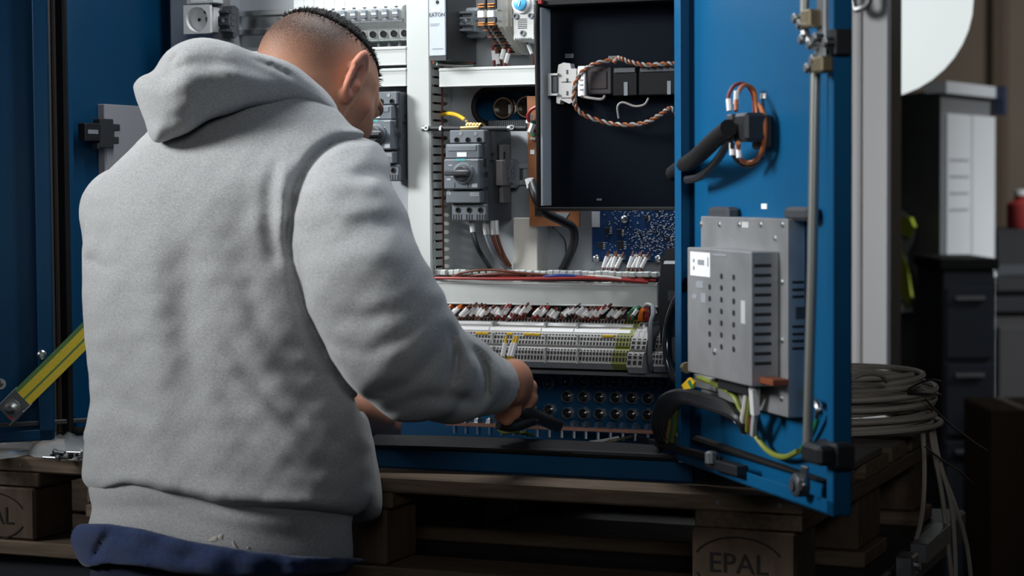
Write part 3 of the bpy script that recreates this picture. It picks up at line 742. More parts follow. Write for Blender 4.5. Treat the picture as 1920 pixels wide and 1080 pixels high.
# wires under the motor breaker
for k, (pts, mt, lab) in enumerate((
    ([(885, 414, .25), (887, 436, .245), (898, 470, .25), (920, 503, .28)], blk, 'black cable curving down from the motor breaker'),
    ([(908, 414, .25), (911, 440, .25), (925, 475, .26), (950, 504, .285)], greyw, 'grey wire curving down from the motor breaker'),
    ([(912, 414, .26), (916, 440, .258), (934, 478, .268), (958, 505, .29)], greyw, 'second grey wire curving down beside the first'),
    ([(923, 414, .255), (924, 440, .255), (936, 475, .265), (952, 500, .285)], brown, 'brown wire curving down from the motor breaker'),
    ([(931, 414, .262), (932, 440, .26), (943, 474, .268), (957, 499, .285)], brown, 'second brown wire curving down beside the first brown one'))):
    a_ = spline([P3(*q) for q in pts], 6)
    o = MB().tube(a_, .0036 if k == 0 else .0026, 8).build('breaker_cable', mt, smooth=True); tag(o, lab, 'cable')
    MB().tube([a_[0], a_[3], a_[6]], .0042 if k == 0 else .0033, 8).build('crimp_sleeve', lgrey, o, smooth=True)
# black rod across the duct, yellow wire, brass clamp
rd = thing('threaded_rod', 'black rod with silver ends lying across the tall duct above the breaker', 'rod', P3(880, 243, .243))
a, b = P3(797, 241, .243), P3(987, 241, .243)
MB().tube([a, b], .0038, 10).build('rod', blk, rd, smooth=True)
for p, sg in ((a, -1), (P3(957, 240, .243), -1)):
    MB().lathe(p, (sg, 0, 0), [(.0044, -.004), (.0046, .003), (.003, .005)], 12).lathe(p+Vector((.004, -.001, 0)), (0, -1, .2), [(.0036, 0), (.0036, .0045), (.0022, .0045), (.002, .002)], 12).build('rod_end', dsteel, rd, smooth=True)
MB().tube([P3(826, 243, .243), P3(830, 243, .243)], .006, 10).build('collar', dsteel, rd)
wire('yellow_wire', 'short yellow wire leaving the tall duct above the motor breaker', [(828, 216, .285), (840, 213, .27), (855, 215, .262), (868, 222, .258), (875, 229, .256)], .0030, yellow)
wire('wire_ferrule', 'bare metal ferrule on the yellow wire end', [(871, 224, .257), (876, 231, .256)], .0032, steel, cat='ferrule')
gc = thing('brass_clamp', 'gold coloured brass spring clamp on top of the motor breaker', 'clamp', P3(884, 244, .25))
for k in range(5): MB().tube(spline([P3(874+k*6, 242, .242), P3(876+k*6, 233, .24), P3(883+k*6, 232+k*.6, .246), P3(886+k*6, 240, .25)], 5), .0022, 6).build('spring_coil', brass, gc, smooth=True)
MB().tube([P3(864, 241, .238), P3(898, 239, .24)], .003, 6).build('clamp_bar', brass, gc)
# ---- brown board
Yb_ = .272
bb = thing('terminal_board', 'brown insulating board with small terminals beside the black swing panel', 'board', P3(1000, 425, Yb_))
pts = [(988, 180), (1004, 180), (1016, 396), (1086, 396), (1086, 424), (993, 424)]
MB().prism([P3(x, y, Yb_) for x, y in pts], (0, .005, 0)).build('board', brownb, bb)
MB().prism([P3(x, y, Yb_-.0005) for x, y in [(1003, 380), (1022, 384), (1022, 404), (1003, 404)]], (0, .002, 0)).build('cut_out', holeb, bb)
MB().prism([P3(x, y, Yb_-.0006) for x, y in [(1042, 398), (1068, 399), (1060, 411), (1044, 409)]], (0, .002, 0)).build('notch', galv, bb)
for k, y in enumerate((225, 233, 241, 249, 257)): MB().prism([P3(x_, y_, Yb_-.004) for x_, y_ in [(994, y), (1003, y+1), (1003, y+6), (994, y+5)]], (0, .004, 0)).build('terminal', [green, lgrey, brown][k % 3], bb)
MB().prism([P3(x_, y_, Yb_-.0006) for x_, y_ in [(994, 281), (1002, 281), (1002, 289), (994, 289)]], (0, .0006, 0)).build('label', lab_w, bb)
for k, (x, y) in enumerate(((996, 215), (1000, 232))):
    MB().tube([P3(x-6, y+16, .264), P3(x, y, .264)], .0042, 6).build('marker_sleeve', sleeve, bb)
MB().box(P3(1000, 300, .29).x, P3(1012, 300, .29).x, Yb_+.005, PY, P3(1000, 320, .29).z, P3(1000, 300, .29).z).build('stand_off', dgrey, bb)
wire('red_wire', 'red wire curving to the brown terminal board', [(1006, 200, .255), (996, 206, .256), (990, 216, .258), (992, 228, .262)], .0026, red)
wire('black_cable', 'thick black cable curving below the brown board', [(996, 340, .25), (1004, 368, .235), (1022, 398, .24), (1055, 415, .255), (1074, 428, .265), (1076, 455, .275), (1066, 482, .29), (1054, 507, .312)], .0062, blk, cat='cable', n=10)
wire('black_cable', 'thin black wire hanging beside the brown board', [(1036, 425, .28), (1050, 440, .28), (1060, 456, .29), (1062, 505, .315)], .0014, dgrey, cat='cable')
o = MB().tube([P3(992, 335, .248), P3(996, 352, .247)], .0066, 8).build('cable_marker', sleeve, smooth=True); tag(o, 'white marker sleeve on the thick black cable', 'marker')
# ---- blue circuit board
Yc = .312
X0, X1, Z0, Z1 = rect(1110, 380, 1278, 491, Yc)
pb = thing('circuit_board', 'dark blue printed circuit board crowded with tiny components', 'circuit board', ((X0+X1)/2, PY, Z0))
MB().box(X0, X1, Yc, Yc+.0018, Z0, Z1).build('board', pcb, pb)
X = lambda x: Xat(x, Yc, 440); Z = lambda y: Zat(y, Yc, 1190)
for x, y in ((1118, 485), (1171, 411), (1234, 485)):
    MB().lathe((X(x), Yc, Z(y)), (0, -1, 0), [(.0058, 0), (.0056, .0015), (.004, .003), (.001, .0036)], 14).build('screw', steel, pb, smooth=True)
    MB().cyl((X(x), Yc+.0018, Z(y)), (X(x), PY, Z(y)), .003).build('stand_off', brass, pb)
MB().box(X(1110), X(1125), Yc-.0005, Yc, Z(426), Z(396)).build('label', M('label_grey', (.5, .53, .56), .6), pb)
for x, y, s_ in ((1139, 432, 9), (1162, 435, 9), (1126, 460, 10), (1164, 459, 12), (1253, 447, 7), (1212, 408, 7)):
    MB().cbox(X(x-s_*.5), X(x+s_*.5), Yc-.003, Yc, Z(y+s_*.6), Z(y-s_*.6), .0004).build('chip', blk, pb)
    mb = MB()
    for k in range(4): mb.box(X(x+s_*.5), X(x+s_*.5+4), Yc-.0012, Yc, Z(y-s_*.5+k*s_*.35+1.3), Z(y-s_*.5+k*s_*.35))
    tag(mb.build('chip_pins', white, pb), kind='stuff')
rg = random.Random(5); mb = MB(); mb2 = MB()
def dens(x, y):
    if 1183 < x < 1217 and 432 < y < 466: return .9
    if x > 1218 and y < 470: return .95
    if x > 1160 and y < 405: return .5
    return .18
cnt = 0
while cnt < 620:
    x, y = rg.uniform(1128, 1274), rg.uniform(392, 486)
    if rg.random() > dens(x, y): continue
    a_, b_ = rg.choice(((1.1, 2.0), (2.0, 1.1), (1.4, 1.4), (2.6, 1.2)))
    (mb if rg.random() < .72 else mb2).box(X(x), X(x+a_*1.1), Yc-rg.uniform(.0004, .0014), Yc, Z(y+b_), Z(y)); cnt += 1
tag(mb.build('small_components', M('solder_pale', (.55, .60, .66), .4), pb), kind='stuff'); tag(mb2.build('small_components', holeb, pb), kind='stuff')
for xb in (1140, 1187):
    MB().cbox(X(xb), X(xb+26), Yc-.010, Yc, Z(489), Z(477), .0008).build('connector', lgrey, pb)
    MB().box(X(xb+27), X(xb+34), Yc-.008, Yc, Z(487), Z(479)).build('connector_latch', mgrey, pb)
    mb = MB()
    for k in range(5): mb.box(X(xb+3+k*4.6), X(xb+5.2+k*4.6), Yc-.0104, Yc-.0098, Z(485.5), Z(481))
    mb.build('connector_openings', brown, pb)
    for k in range(4):
        x = xb-8+k*8
        o = sleeved('board_wire', 'brown wire with white sleeve plugged into the circuit board', (x+6+(k % 2)*3, 481+k % 2*2, .296), (x-1, 502, .293), [(x-3, 508, .292), (x-4, 516, .29)], .0031, brown, 'wires plugged into the circuit board')
# ---- terminal strip
zt = lambda y, Y_: Zat(y, Y_, 1000)
tprof = [(PY-.004, 596, .30), (.272, 596, .272), (.267, 604, .267), (.2630, 604.5, .2630), (.2580, 611, .2580), (.2520, 613.5, .2520), (.2470, 622, .2470), (.2410, 624, .2410), (.2380, 628.5, .2380), (.2320, 645, .2320), (.2360, 649, .2360), (.2240, 652, .2240), (.2210, 656, .2210), (.2160, 678, .2160), (.2260, 689, .2260), (PY-.004, 689, .30)]
TP = [(y, zt(p, yy)) for y, p, yy in tprof]
ts = thing('terminal_strip', 'long light grey strip of narrow double-row terminal blocks', 'terminal strip', (Xat(1030, .2500, 650), PY, zt(690, .3)))
tpitch = .00485; tx0 = Xat(812, .2400, 640); ntb = int((Xat(1187, .2400, 650)-tx0)/tpitch)
def tblock(w_, mats, big=False):
    mb = MB(); mb.prism([(tx0, y, z) for y, z in TP], (w_*.93, 0, 0)); mb.m = 1
    i0, i1 = tx0+w_*.18, tx0+w_*.78
    def hole(y0, y1, Ya, Yb):
        mb.add([(i0, Ya-.0007, zt(y0, Ya)), (i1, Ya-.0007, zt(y0, Ya)), (i1, Yb-.0007, zt(y1, Yb)), (i0, Yb-.0007, zt(y1, Yb)), (i0, Ya+.002, zt(y0, Ya)), (i1, Ya+.002, zt(y0, Ya)), (i1, Yb+.002, zt(y1, Yb)), (i0, Yb+.002, zt(y1, Yb))],
               [(0, 1, 2, 3), (4, 7, 6, 5), (0, 4, 5, 1), (1, 5, 6, 2), (2, 6, 7, 3), (3, 7, 4, 0)])
    hole(597.5, 603, .2715, .2677); hole(625.2, 628, .2408, .2388)
    hole(630.5, 635.5, .2372, .2356); hole(638.5, 644.3, .2346, .2326)
    hole(653, 655.6, .2235, .2216); hole(657.5, 662.5, .2204, .2194); hole(666, 673.5, .2186, .2170)
    return mb
tb = tblock(tpitch, None).build('terminal_block', [tgrey, holeb], ts)
tb2m = None
for i in range(1, ntb+1):
    if i > ntb-5:
        if tb2m is None:
            tb2m = tb.data.copy(); tb2m.materials[0] = M('dull_yellow_green', (.2600, .27, .07), .5)
        c = bpy.data.objects.new('terminal_block', tb2m)
    else: c = tb.copy()
    COL.objects.link(c); c.parent = ts; c.location = (i*tpitch, 0, 0)
xe = tx0+(ntb+1)*tpitch
big = MB(lambda p: Vector((xe+(p.x-tx0)+.001, p.y-.010 if p.y < .3 else p.y, p.z-.003)))
tmp = tblock(.0078, None); big.add(tmp.v, tmp.f); big.mi = tmp.mi
bo = big.build('wide_terminal_block', [tgrey, holeb], ts)
for k in range(1, 3):
    c = bo.copy(); COL.objects.link(c); c.parent = ts; c.location = (k*.0078, 0, 0)
for k in range(5):
    c = tb.copy(); COL.objects.link(c); c.parent = ts; c.location = (xe-tx0+.0325+k*tpitch, .004, -.002)
MB().box(xe+.0255, xe+.0315, .2250, PY-.004, zt(692, .2400), zt(600, .2500)).build('end_bracket', dgrey, ts)
MB().box(tx0, xe+.055, .2280, .30, zt(696, .2600), zt(689.5, .2600)).build('support_rail', M('rail_grey', (.16, .17, .18), .5, .5), ts)
# marker strips
segs = [812, 838, 921, 1018, 1079, 1186]
for a, b in zip(segs, segs[1:]):
    for (ya, yb_, Ya, Yb2) in ((604.5, 610, .2625, .2588), (614.5, 621, .2512, .2476)):
        xa, xb = Xat(a+1, .2550, 612), Xat(b-1, .2550, 612)
        MB().add([(xa, Ya-.001, zt(ya, Ya)), (xb, Ya-.001, zt(ya, Ya)), (xb, Yb2-.001, zt(yb_, Yb2)), (xa, Yb2-.001, zt(yb_, Yb2)), (xa, Ya+.001, zt(ya, Ya)), (xb, Ya+.001, zt(ya, Ya)), (xb, Yb2+.001, zt(yb_, Yb2)), (xa, Yb2+.001, zt(yb_, Yb2))],
                 [(0, 1, 2, 3), (4, 7, 6, 5), (0, 4, 5, 1), (1, 5, 6, 2), (2, 6, 7, 3), (3, 7, 4, 0)]).build('marker_strip', white, ts)
for x0, x1 in ((893, 904), (905, 917), (951, 962), (983, 1000), (1001, 1014), (1130, 1153)):
    MB().cbox(Xat(x0, .2400, 626), Xat(x1, .2400, 626), .2365, .2430, zt(629, .2400), zt(624.5, .2400), .0005).build('jumper', yellow, ts)
for x in (1020, 1081, 921):
    for y0, y1, Ya in ((604, 622, .2500), (626, 646, .2320), (652, 680, .2145)):
        MB().box(Xat(x, Ya, 640), Xat(x+2.4, Ya, 640), Ya, Ya+.02, zt(y1, Ya), zt(y0, Ya)).build('separator', lgrey, ts)
# wires with white sleeves at the top of the strip
rg = random.Random(11)
cols = {'orange': orange, 'brown': brown, 'red': red, 'black': blk}
x = 812.0; k = 0
while x < 1188:
    if x < 850: cn = 'orange'
    elif x < 925: cn = rg.choice(('brown', 'brown', 'red', 'brown'))
    elif x < 960: cn = rg.choice(('brown', 'black', 'red'))
    elif x < 1012: cn = rg.choice(('red', 'red', 'brown'))
    elif x < 1100: cn = rg.choice(('brown', 'brown', 'black'))
    else: cn = rg.choice(('red', 'brown', 'black'))
    dx = rg.uniform(4, 9); top = rg.uniform(574, 583)
    y0 = top+rg.uniform(10, 14)
    sleeved(cn+'_wire', cn+' wire with white marker sleeve plugged into the terminal strip', (x+dx+rg.uniform(6, 11), top, .2620+rg.uniform(-.006, .01)), (x+dx*.6, y0, .2620+rg.uniform(-.003, .004)),
            [(x+1.5, y0+6, .266), (x, 601, .273)], .0030, cols[cn], cn+' wires at the terminal strip')
    x += 6.6+rg.choice((0, 0, 0, 6.6)); k += 1
for nm, mt, pts in (('green_wire', green, [(1187, 602, .272), (1184, 588, .2620), (1192, 578, .2560), (1206, 574, .27)]), ('green_wire', green, [(1180, 602, .272), (1180, 590, .2620), (1188, 579, .2560), (1202, 573, .272)]),
                    ('orange_wire', orange, [(1198, 601, .268), (1200, 588, .2600), (1205, 578, .2620), (1208, 570, .28)]), ('orange_wire', orange, [(1203, 601, .268), (1203, 588, .2600), (1208, 579, .2620), (1210, 571, .28)]),
                    ('red_wire', red, [(1209, 601, .268), (1212, 586, .2600), (1213, 572, .265)]), ('red_wire', red, [(1214, 601, .268), (1216, 586, .2600), (1211, 570, .265)]),
                    ('grey_wire', lgrey, [(1206, 576, .2620), (1214, 570, .2550), (1224, 575, .2520), (1230, 588, .2500)])):
    wire(nm, {'green_wire': 'green wire bending into the end of the terminal strip', 'orange_wire': 'orange wire standing at the wide end terminals', 'red_wire': 'red wire standing at the wide end terminals', 'grey_wire': 'pale grey wire arching over the wide end terminals'}[nm], pts, .0022, mt, nm.replace('_wire', '')+' wires at the strip end')
sleeved('green_wire', 'green wire with slanted white sleeve at the strip end', (1195, 580, .2500), (1188, 590, .2500), [(1186, 596, .2580), (1185, 602, .27)], .003, green)
wire('grey_cable', 'grey cable hanging down in front of the wide terminals', [(1224, 574, .2500), (1224, 590, .2220), (1220, 605, .2100), (1219, 640, .196), (1219, 672, .2000), (1222, 692, .2200)], .0032, greyw, cat='cable')
for k, (x0, x1) in enumerate(((947, 942), (962, 954), (967, 960))):
    sleeved('yellow_wire', 'yellow wire with long white sleeve held near the lower terminals', (x0, 643, .2000), (x1, 668, .196), [(x1-2, 676, .196), (x1-5, 688, .2)], .0036, yellow, 'wires held in the hand')
tg = M('dark_wire_bundle', (.03, .018, .015), .6)
for k in range(9):
    mt, nm = [(orange, 'orange'), (red, 'red'), (blk, 'black'), (brown, 'brown'), (red, 'red'), (blk, 'black'), (orange, 'orange'), (brown, 'brown'), (blk, 'black')][k]
    xe2 = [900, 1060, 1215, 1100, 980, 1210, 880, 1160, 1190][k]
    wire(nm+'_wire', nm+' wire running under the long duct above the terminal strip', [(798, 574+k % 4, .285+.002*k), (798+(xe2-798)*.4, 575+(k*3) % 5, .284+.003*(k % 3)), (798+(xe2-798)*.75, 577+(k*2) % 4, .283+.003*(k % 4)), (xe2, 580, .29)], .0030, mt, nm+' wires under the long duct')
# ---- copper earth bar with bolts
Yc = .315
bar = thing('copper_busbar', 'long copper earthing bar with a row of bolts at the cabinet bottom', 'busbar', P3(1040, 812, Yc))
X0, X1 = Xat(838, Yc, 798), Xat(1236, Yc, 808)
zb_ = (Zat(799.5, Yc, 900)+Zat(806, Yc, 1200))/2
MB().cbox(X0, X1, Yc-.004, Yc+.010, zb_-.0028, zb_+.0028, .0006).build('bar', copper, bar)
bm0 = None
for i in range(17):
    x = X0+.012+i*(X1-X0-.02)/16.5
    if bm0 is None:
        bm0 = MB().lathe((x, Yc+.003, zb_+.0028), (0, 0, 1), [(.0085, 0), (.0085, .0012), (.0066, .0014), (.0066, .0065), (.0035, .007), (.0035, .0085)], 6).cyl((x, Yc+.003, zb_-.0028), (x, Yc+.003, zb_-.014), .0032, n=8).build('bolt', steel, bar); b0x = x
    else:
        c = bm0.copy(); COL.objects.link(c); c.parent = bar; c.location = (x-b0x, random.uniform(-.001, .001), 0); c.rotation_euler = (0, 0, 0)
for x in (X0+.004, X1-.004): MB().box(x-.004, x+.004, Yc+.008, PY+.002, zb_-.003, zb_+.003).build('holder', blk, bar)
for k, (mt, nm, pts) in enumerate(((ygreen, 'yellow-green', [(935, 806, .30), (945, 812, .29), (968, 810, .285), (990, 816, .30)]), (whitew, 'white', [(1105, 829, .25), (1130, 826, .26), (1160, 820, .28)]), (zinc_y, 'tan', [(1140, 828, .26), (1158, 825, .265), (1185, 818, .285)]), (ygreen, 'yellow-green', [(960, 807, .30), (972, 812, .29), (985, 811, .285), (1000, 818, .30)]))):
    wire('earth_wire', ['yellow-green wire under the copper bar near the hand', 'white wire lying on the cabinet floor under the copper bar', 'tan wire lying on the cabinet floor under the copper bar', 'second yellow-green wire under the copper bar'][k], pts, .0022, mt)
# ---- black cable carrier with thick cables at the right edge
kc = thing('cable_duct', 'black plastic cable bracket at the right cabinet edge', 'cable bracket', P3(1250, 700, .2))
pts = [(1240, 486), (1250, 466), (1276, 462), (1276, 700), (1250, 690), (1238, 640), (1234, 560)]
MB().prism([P3(x, y, .165) for x, y in pts], (0, .05, 0)).build('housing', blk, kc)
MB().prism([P3(x, y, .1645) for x, y in [(1246, 489), (1268, 489), (1266, 495), (1244, 495)]], (0, .002, 0)).build('label', lab_w, kc)
MB().prism([P3(x, y, .164) for x, y in [(1252, 545), (1270, 545), (1270, 565), (1252, 565)]], (0, .004, 0)).build('clip', dgrey, kc)
MB().prism([P3(x, y, .164) for x, y in [(1258, 632), (1266, 632), (1272, 690), (1262, 676)]], (0, .004, 0)).build('metal_tab', mgrey, kc)
wire('black_cable', 'thick glossy black cable curving out of the cabinet edge', [(1290, 527, .05), (1278, 548, .06), (1262, 580, .075), (1252, 620, .085), (1252, 670, .08), (1266, 708, .065), (1290, 730, .05), (1320, 748, .03)], .0062, blk_gloss, cat='cable', n=10)
wire('black_cable', 'second thick black cable inside the cabinet edge', [(1268, 560, .14), (1256, 600, .13), (1250, 660, .12), (1262, 705, .115), (1284, 732, .11)], .0058, blk, cat='cable', n=10)
# ================================================================== black swing panel inside the cabinet
YS = .135; YSB = .172
sw = thing('swing_panel', 'black glossy inner swing panel with metal left edge', 'panel', P3(1140, 390, YSB))
X0, X1, Z0, Z1 = rect(1004, 2, 1300, 391, YS); X1 = XR-.022
spm = M('swing_panel_black', (.003, .005, .009), .34, spec=.10)
MB().cbox(X0+.004, X1, YSB-.002, YSB, Z0, Z1, .0008).build('back_sheet', spm, sw)
mb = MB().cbox(X0, X0+.006, YS, YSB, Z0, Z1, .002); mb.cbox(X0, X1, YS, YSB, Z0-.003, Z0+.002, .001); mb.cbox(X0, X1, YS, YSB, Z1-.002, Z1+.006, .001)
mb.build('rubber_rim', rubber, sw)
MB().box(X0+.006, X0+.0085, YS+.003, YSB-.002, Z0+.004, Z1-.004).build('metal_edge', M('edge_steel', (.70, .73, .74), .4), sw)
MB().tube([(X0+.004, YS-.001, Z1+.004), (X0+.002, YS-.001, Z1-.03), (X0+.004, YS-.001, Z0+.1)], .003).build('edge_cord', rubber, sw)
a = P3(1014, 4, YS-.003); MB().cbox(a.x-.003, a.x+.003, a.y-.003, a.y+.005, a.z-.003, a.z+.004, .001).build('corner_clip', red, sw)
for (x0, y0, x1, y1) in ((1061, 101, 1077, 109), (1142, 105, 1160, 113), (1120, 372, 1130, 376)):
    q = rect(x0, y0, x1, y1, YSB); MB().box(*q[:2], YSB-.0032, YSB-.002, *q[2:]).build('small_label', M('dim_label', (.10, .105, .11), .6), sw)
# hinge to the cabinet's right wall
for zz in (Z0+.04, Z1-.05): MB().cyl((X1+.004, YSB-.006, zz-.03), (X1+.004, YSB-.006, zz+.03), .006).box(X1-.01, XR-.0035, YSB-.004, YSB, zz-.025, zz+.025).build('hinge', dsteel, sw)
# components riding on the swing panel
Yd = .150
X = lambda x, Y_=Yd: Xat(x, Y_, 150); Z = lambda y, Y_=Yd: Zat(y, Y_, 1100)
dr = thing('mounting_rail', 'short steel mounting rail fixed on the black swing panel', 'mounting rail', (X(1150), YSB-.002, Z(170)))
MB().box(X(1034), X1-.004, .164, .1695, Z(166), Z(146)).build('rail', dsteel, dr)
ec = thing('rail_end_bracket', 'pale grey rail end bracket on the black swing panel', 'rail bracket', (X(1065), .164, Z(195)))
pale = M('pale_grey_plastic', (.46, .46, .45), .5)
MB().prism([(X(x), .148, Z(y)) for x, y in [(1048, 120), (1058, 116), (1070, 118), (1072, 128), (1081, 128), (1081, 160), (1074, 162), (1075, 190), (1068, 194), (1052, 186), (1050, 194), (1044, 192), (1044, 178), (1046, 134)]], (0, .016, 0)).build('bracket_body', pale, ec)
MB().prism([(X(x), .144, Z(y)) for x, y in [(1030, 136), (1048, 136), (1048, 140), (1036, 140), (1036, 174), (1048, 174), (1048, 178), (1030, 178)]], (0, .012, 0)).build('bracket_frame', pale, ec)
MB().cbox(X(1037), X(1047), .146, .158, Z(173), Z(141), .0008).build('clamp_block', dgrey, ec)
for y in (130, 146, 170): MB().box(X(1063), X(1066), .1474, .149, Z(y+8), Z(y)).build('slot', dgrey, ec)
for y in (152, 182): MB().box(X(1054), X(1071), .1474, .149, Z(y+1.5), Z(y)).build('slot', dgrey, ec)
rl = thing('contactor', 'dark relay block with white front strip on the black swing panel', 'relay', (X(1110), .164, Z(182)))
MB().cbox(X(1086), X(1100), .144, .165, Z(181), Z(124), .001).build('front_strip', white, rl)
MB().cbox(X(1100), X(1148), .147, .165, Z(178), Z(126), .0015).build('relay_body', M('relay_brown_grey', (.035, .03, .032), .35), rl)
MB().cbox(X(1108), X(1140), .1455, .15, Z(168), Z(134), .001).build('relay_window', M('relay_window', (.045, .038, .04), .25), rl)
for k in range(4): MB().box(X(1090), X(1096), .1435, .145, Z(140+k*9+3), Z(140+k*9)).build('print_mark', inkg, rl)
for k, (a, b, lab) in enumerate(((1149, 1196, 'black contactor block left of its twin on the swing panel'), (1198, 1276, 'wide black contactor block at the swing panel hinge side'))):
    o = thing('contactor', lab, 'contactor', (X((a+b)/2), .165, Z(182)))
    MB().cbox(X(a), min(X(b), X1-.002), .148, .165, Z(182), Z(126), .0015).build('body', M('matt_black', (.006, .006, .007), .5, spec=.15), o)
    MB().box(X(a)+.003, min(X(b), X1-.002)-.003, .1465, .1485, Z(138), Z(130)).build('terminal_cover', dgrey, o)
    xl = (1171, 1252)[k]; MB().box(X(xl), X(xl+7), .1472, .148, Z(181), Z(156)).build('label', mgrey, o)
def twisted(name, label, pts, r, ma, mb_, tw=.0035, turns=9):
    c = spline([P3(*p) for p in pts], 14); n = len(c)
    o = thing(name, label, 'cable', c[0])
    for ph, mt, nm in ((0, ma, 'strand'), (math.pi, mb_, 'strand')):
        out = []
        for i, p in enumerate(c):
            tt = (c[min(i+1, n-1)]-c[max(i-1, 0)]).normalized(); u = tt.cross(Vector((0, 1, 0))).normalized(); v = tt.cross(u)
            a = ph+2*math.pi*turns*i/n; out.append(p+u*(tw*math.cos(a))+v*(tw*math.sin(a)))
        MB().tube(out, r, 6).build(nm, mt, o, smooth=True)
    return o
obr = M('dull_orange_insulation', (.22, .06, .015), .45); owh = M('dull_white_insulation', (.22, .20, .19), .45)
twisted('twisted_cable', 'orange and white twisted wires hanging in a loop on the swing panel', [(1150, 112, .145), (1110, 122, .138), (1084, 145, .134), (1076, 185, .133), (1090, 212, .136), (1130, 228, .140), (1170, 234, .140), (1210, 230, .140), (1238, 215, .142), (1258, 203, .143), (1272, 220, .146)], .0017, obr, owh, .0019, 15)
twisted('twisted_cable', 'orange and white twisted wires along the top of the contactors', [(1152, 116, .142), (1160, 109, .138), (1180, 116, .140), (1210, 122, .141), (1250, 120, .143), (1274, 121, .146)], .0018, obr, owh, .002, 8)
wire('grey_wire', 'grey wire loop hanging under the contactors', [(1160, 222, .142), (1158, 200, .14), (1168, 192, .14), (1190, 199, .14), (1208, 196, .14), (1216, 184, .142)], .0015, owh)
wire('white_wire', 'short white wire under the relay block', [(1090, 181, .142), (1108, 184, .138), (1128, 186, .138), (1134, 180, .142)], .0019, owh)

# ================================================================== things fixed on the right door
def D(px, py, tt): return RF(Vector(doorpt(px, py, tt)))
def dbox(mb, x0, y0, x1, y1, t0, t1, c=.001):
    a = doorpt(x0, (y0+y1)/2, t1); b = doorpt(x1, (y0+y1)/2, t1); za = doorpt((x0+x1)/2, y0, t1)[2]; zb = doorpt((x0+x1)/2, y1, t1)[2]
    mb.cbox(a[0], b[0], t0, t1, zb, za, c); return mb
def DM(): return MB(RF)
def dloc(px, py, tt=.004): return D(px, py, tt)
du = thing('drive_unit', 'metal control unit with stepped perforated box on the blue door', 'control unit', dloc(1400, 750))
dbox(DM(), 1314, 408, 1476, 762, .004, .026, .0012).build('base_box', gal_dark, du)
dbox(DM(), 1289, 468, 1408, 711, .026, .060, .0012).build('front_box', gal_dark, du)
s0 = doorpt(1408, 590, .060)[0]
# vents on the side of the front box
for k in range(11):
    y = 497+k*18.2
    z0_, z1_ = doorpt(1420, y+3, .045)[2], doorpt(1420, y-3, .045)[2]
    DM().box(s0, s0+.0009, .036, .056, z0_, z1_).build('vent_slot', holeb, du)
s1 = doorpt(1476, 590, .026)[0]
for y in (529, 543, 556, 612, 626, 639, 653):
    DM().box(s1, s1+.0009, .006, .020, doorpt(1490, y+2.5, .015)[2], doorpt(1490, y-2.5, .015)[2]).build('vent_slot', holeb, du)
DM().box(s1, s1+.0012, .005, .016, doorpt(1490, 598, .015)[2], doorpt(1490, 575, .015)[2]).build('side_tag', dgrey, du)
tf = .0605
for cx_, ys_ in ((1331, (538, 560, 582, 604, 626, 647)), (1353, (518, 540, 562, 584, 606, 628, 650)), (1376, (520, 542, 565, 587, 609, 632, 655))):
    for y in ys_:
        a = D(cx_, y, tf-.0004); mbh = MB().lathe(a, RN3, [(.0034, 0), (.0034, .0007)], 10); mbh.build('round_hole', holeb, du)
for (x0, y0, x1, y1, mt) in ((1294, 473, 1331, 518, lab_w), (1305, 527, 1318, 540, inkg), (1298, 552, 1306, 560, inkg), (1314, 550, 1323, 568, inkg), (1336, 476, 1362, 480, inkg), (1389, 564, 1397, 607, lgrey)):
    dbox(DM(), x0, y0, x1, y1, tf-.0006, tf, .0001).build('label' if mt is lab_w else 'print_mark', mt, du)
for (x0, y0, x1, y1) in ((1299, 485, 1302, 492), (1299, 499, 1302, 506), (1308, 487, 1320, 497), (1326, 482, 1328, 500)):
    dbox(DM(), x0, y0, x1, y1, tf, tf+.0003, .0001).build('print_mark', inkg, du)
for (x, y, tt) in ((1315, 420, .026), (1350, 421, .026), (1387, 421, .026), (1427, 421, .026), (1468, 421, .026), (1454, 447, .026), (1467, 529, .026), (1467, 638, .026), (1466, 747, .026), (1340, 660, .0605)):
    a = D(x, y, tt); MB().lathe(a, RN3, [(.0038, -.0005), (.0036, .0012), (.0018, .0022)], 10).build('screw', steel, du, smooth=True)
dbox(DM(), 1391, 416, 1403, 427, .026, .0265, .0001).build('tag', lgrey, du)
for x0, x1, y0, y1 in ((1326, 1362, 388, 408), (1468, 1512, 388, 408)):
    dbox(DM(), x0, y0, x1, y1+6, .004, .022, .004).build('mounting_foot', dgrey, du)
dbox(DM(), 1410, 708, 1448, 720, .030, .050, .001).build('connector', M('rust_connector', (.20, .05, .015), .5), du)
dbox(DM(), 1345, 712, 1400, 735, .020, .045, .001).build('lower_connector', blk, du)
dbox(DM(), 1300, 706, 1340, 730, .018, .03, .001).build('lower_plate', gal_dark, du)
a = D(1289, 690, .04); MB().lathe(a, -RV3, [(.007, 0), (.007, .008), (.005, .008), (.005, .014)], 8).build('side_connector', zinc_y, du)
for x, y in ((1430, 180), (1432, 387)):
    o = dbox(DM(), x-5, y-5, x+5, y+5, .003, .0045, .0003).build('adhesive_square', lab_w)
    tag(o, 'small white adhesive square on the blue door beside the plug' if y < 300 else 'small white adhesive square on the blue door above the metal unit', 'sticker')
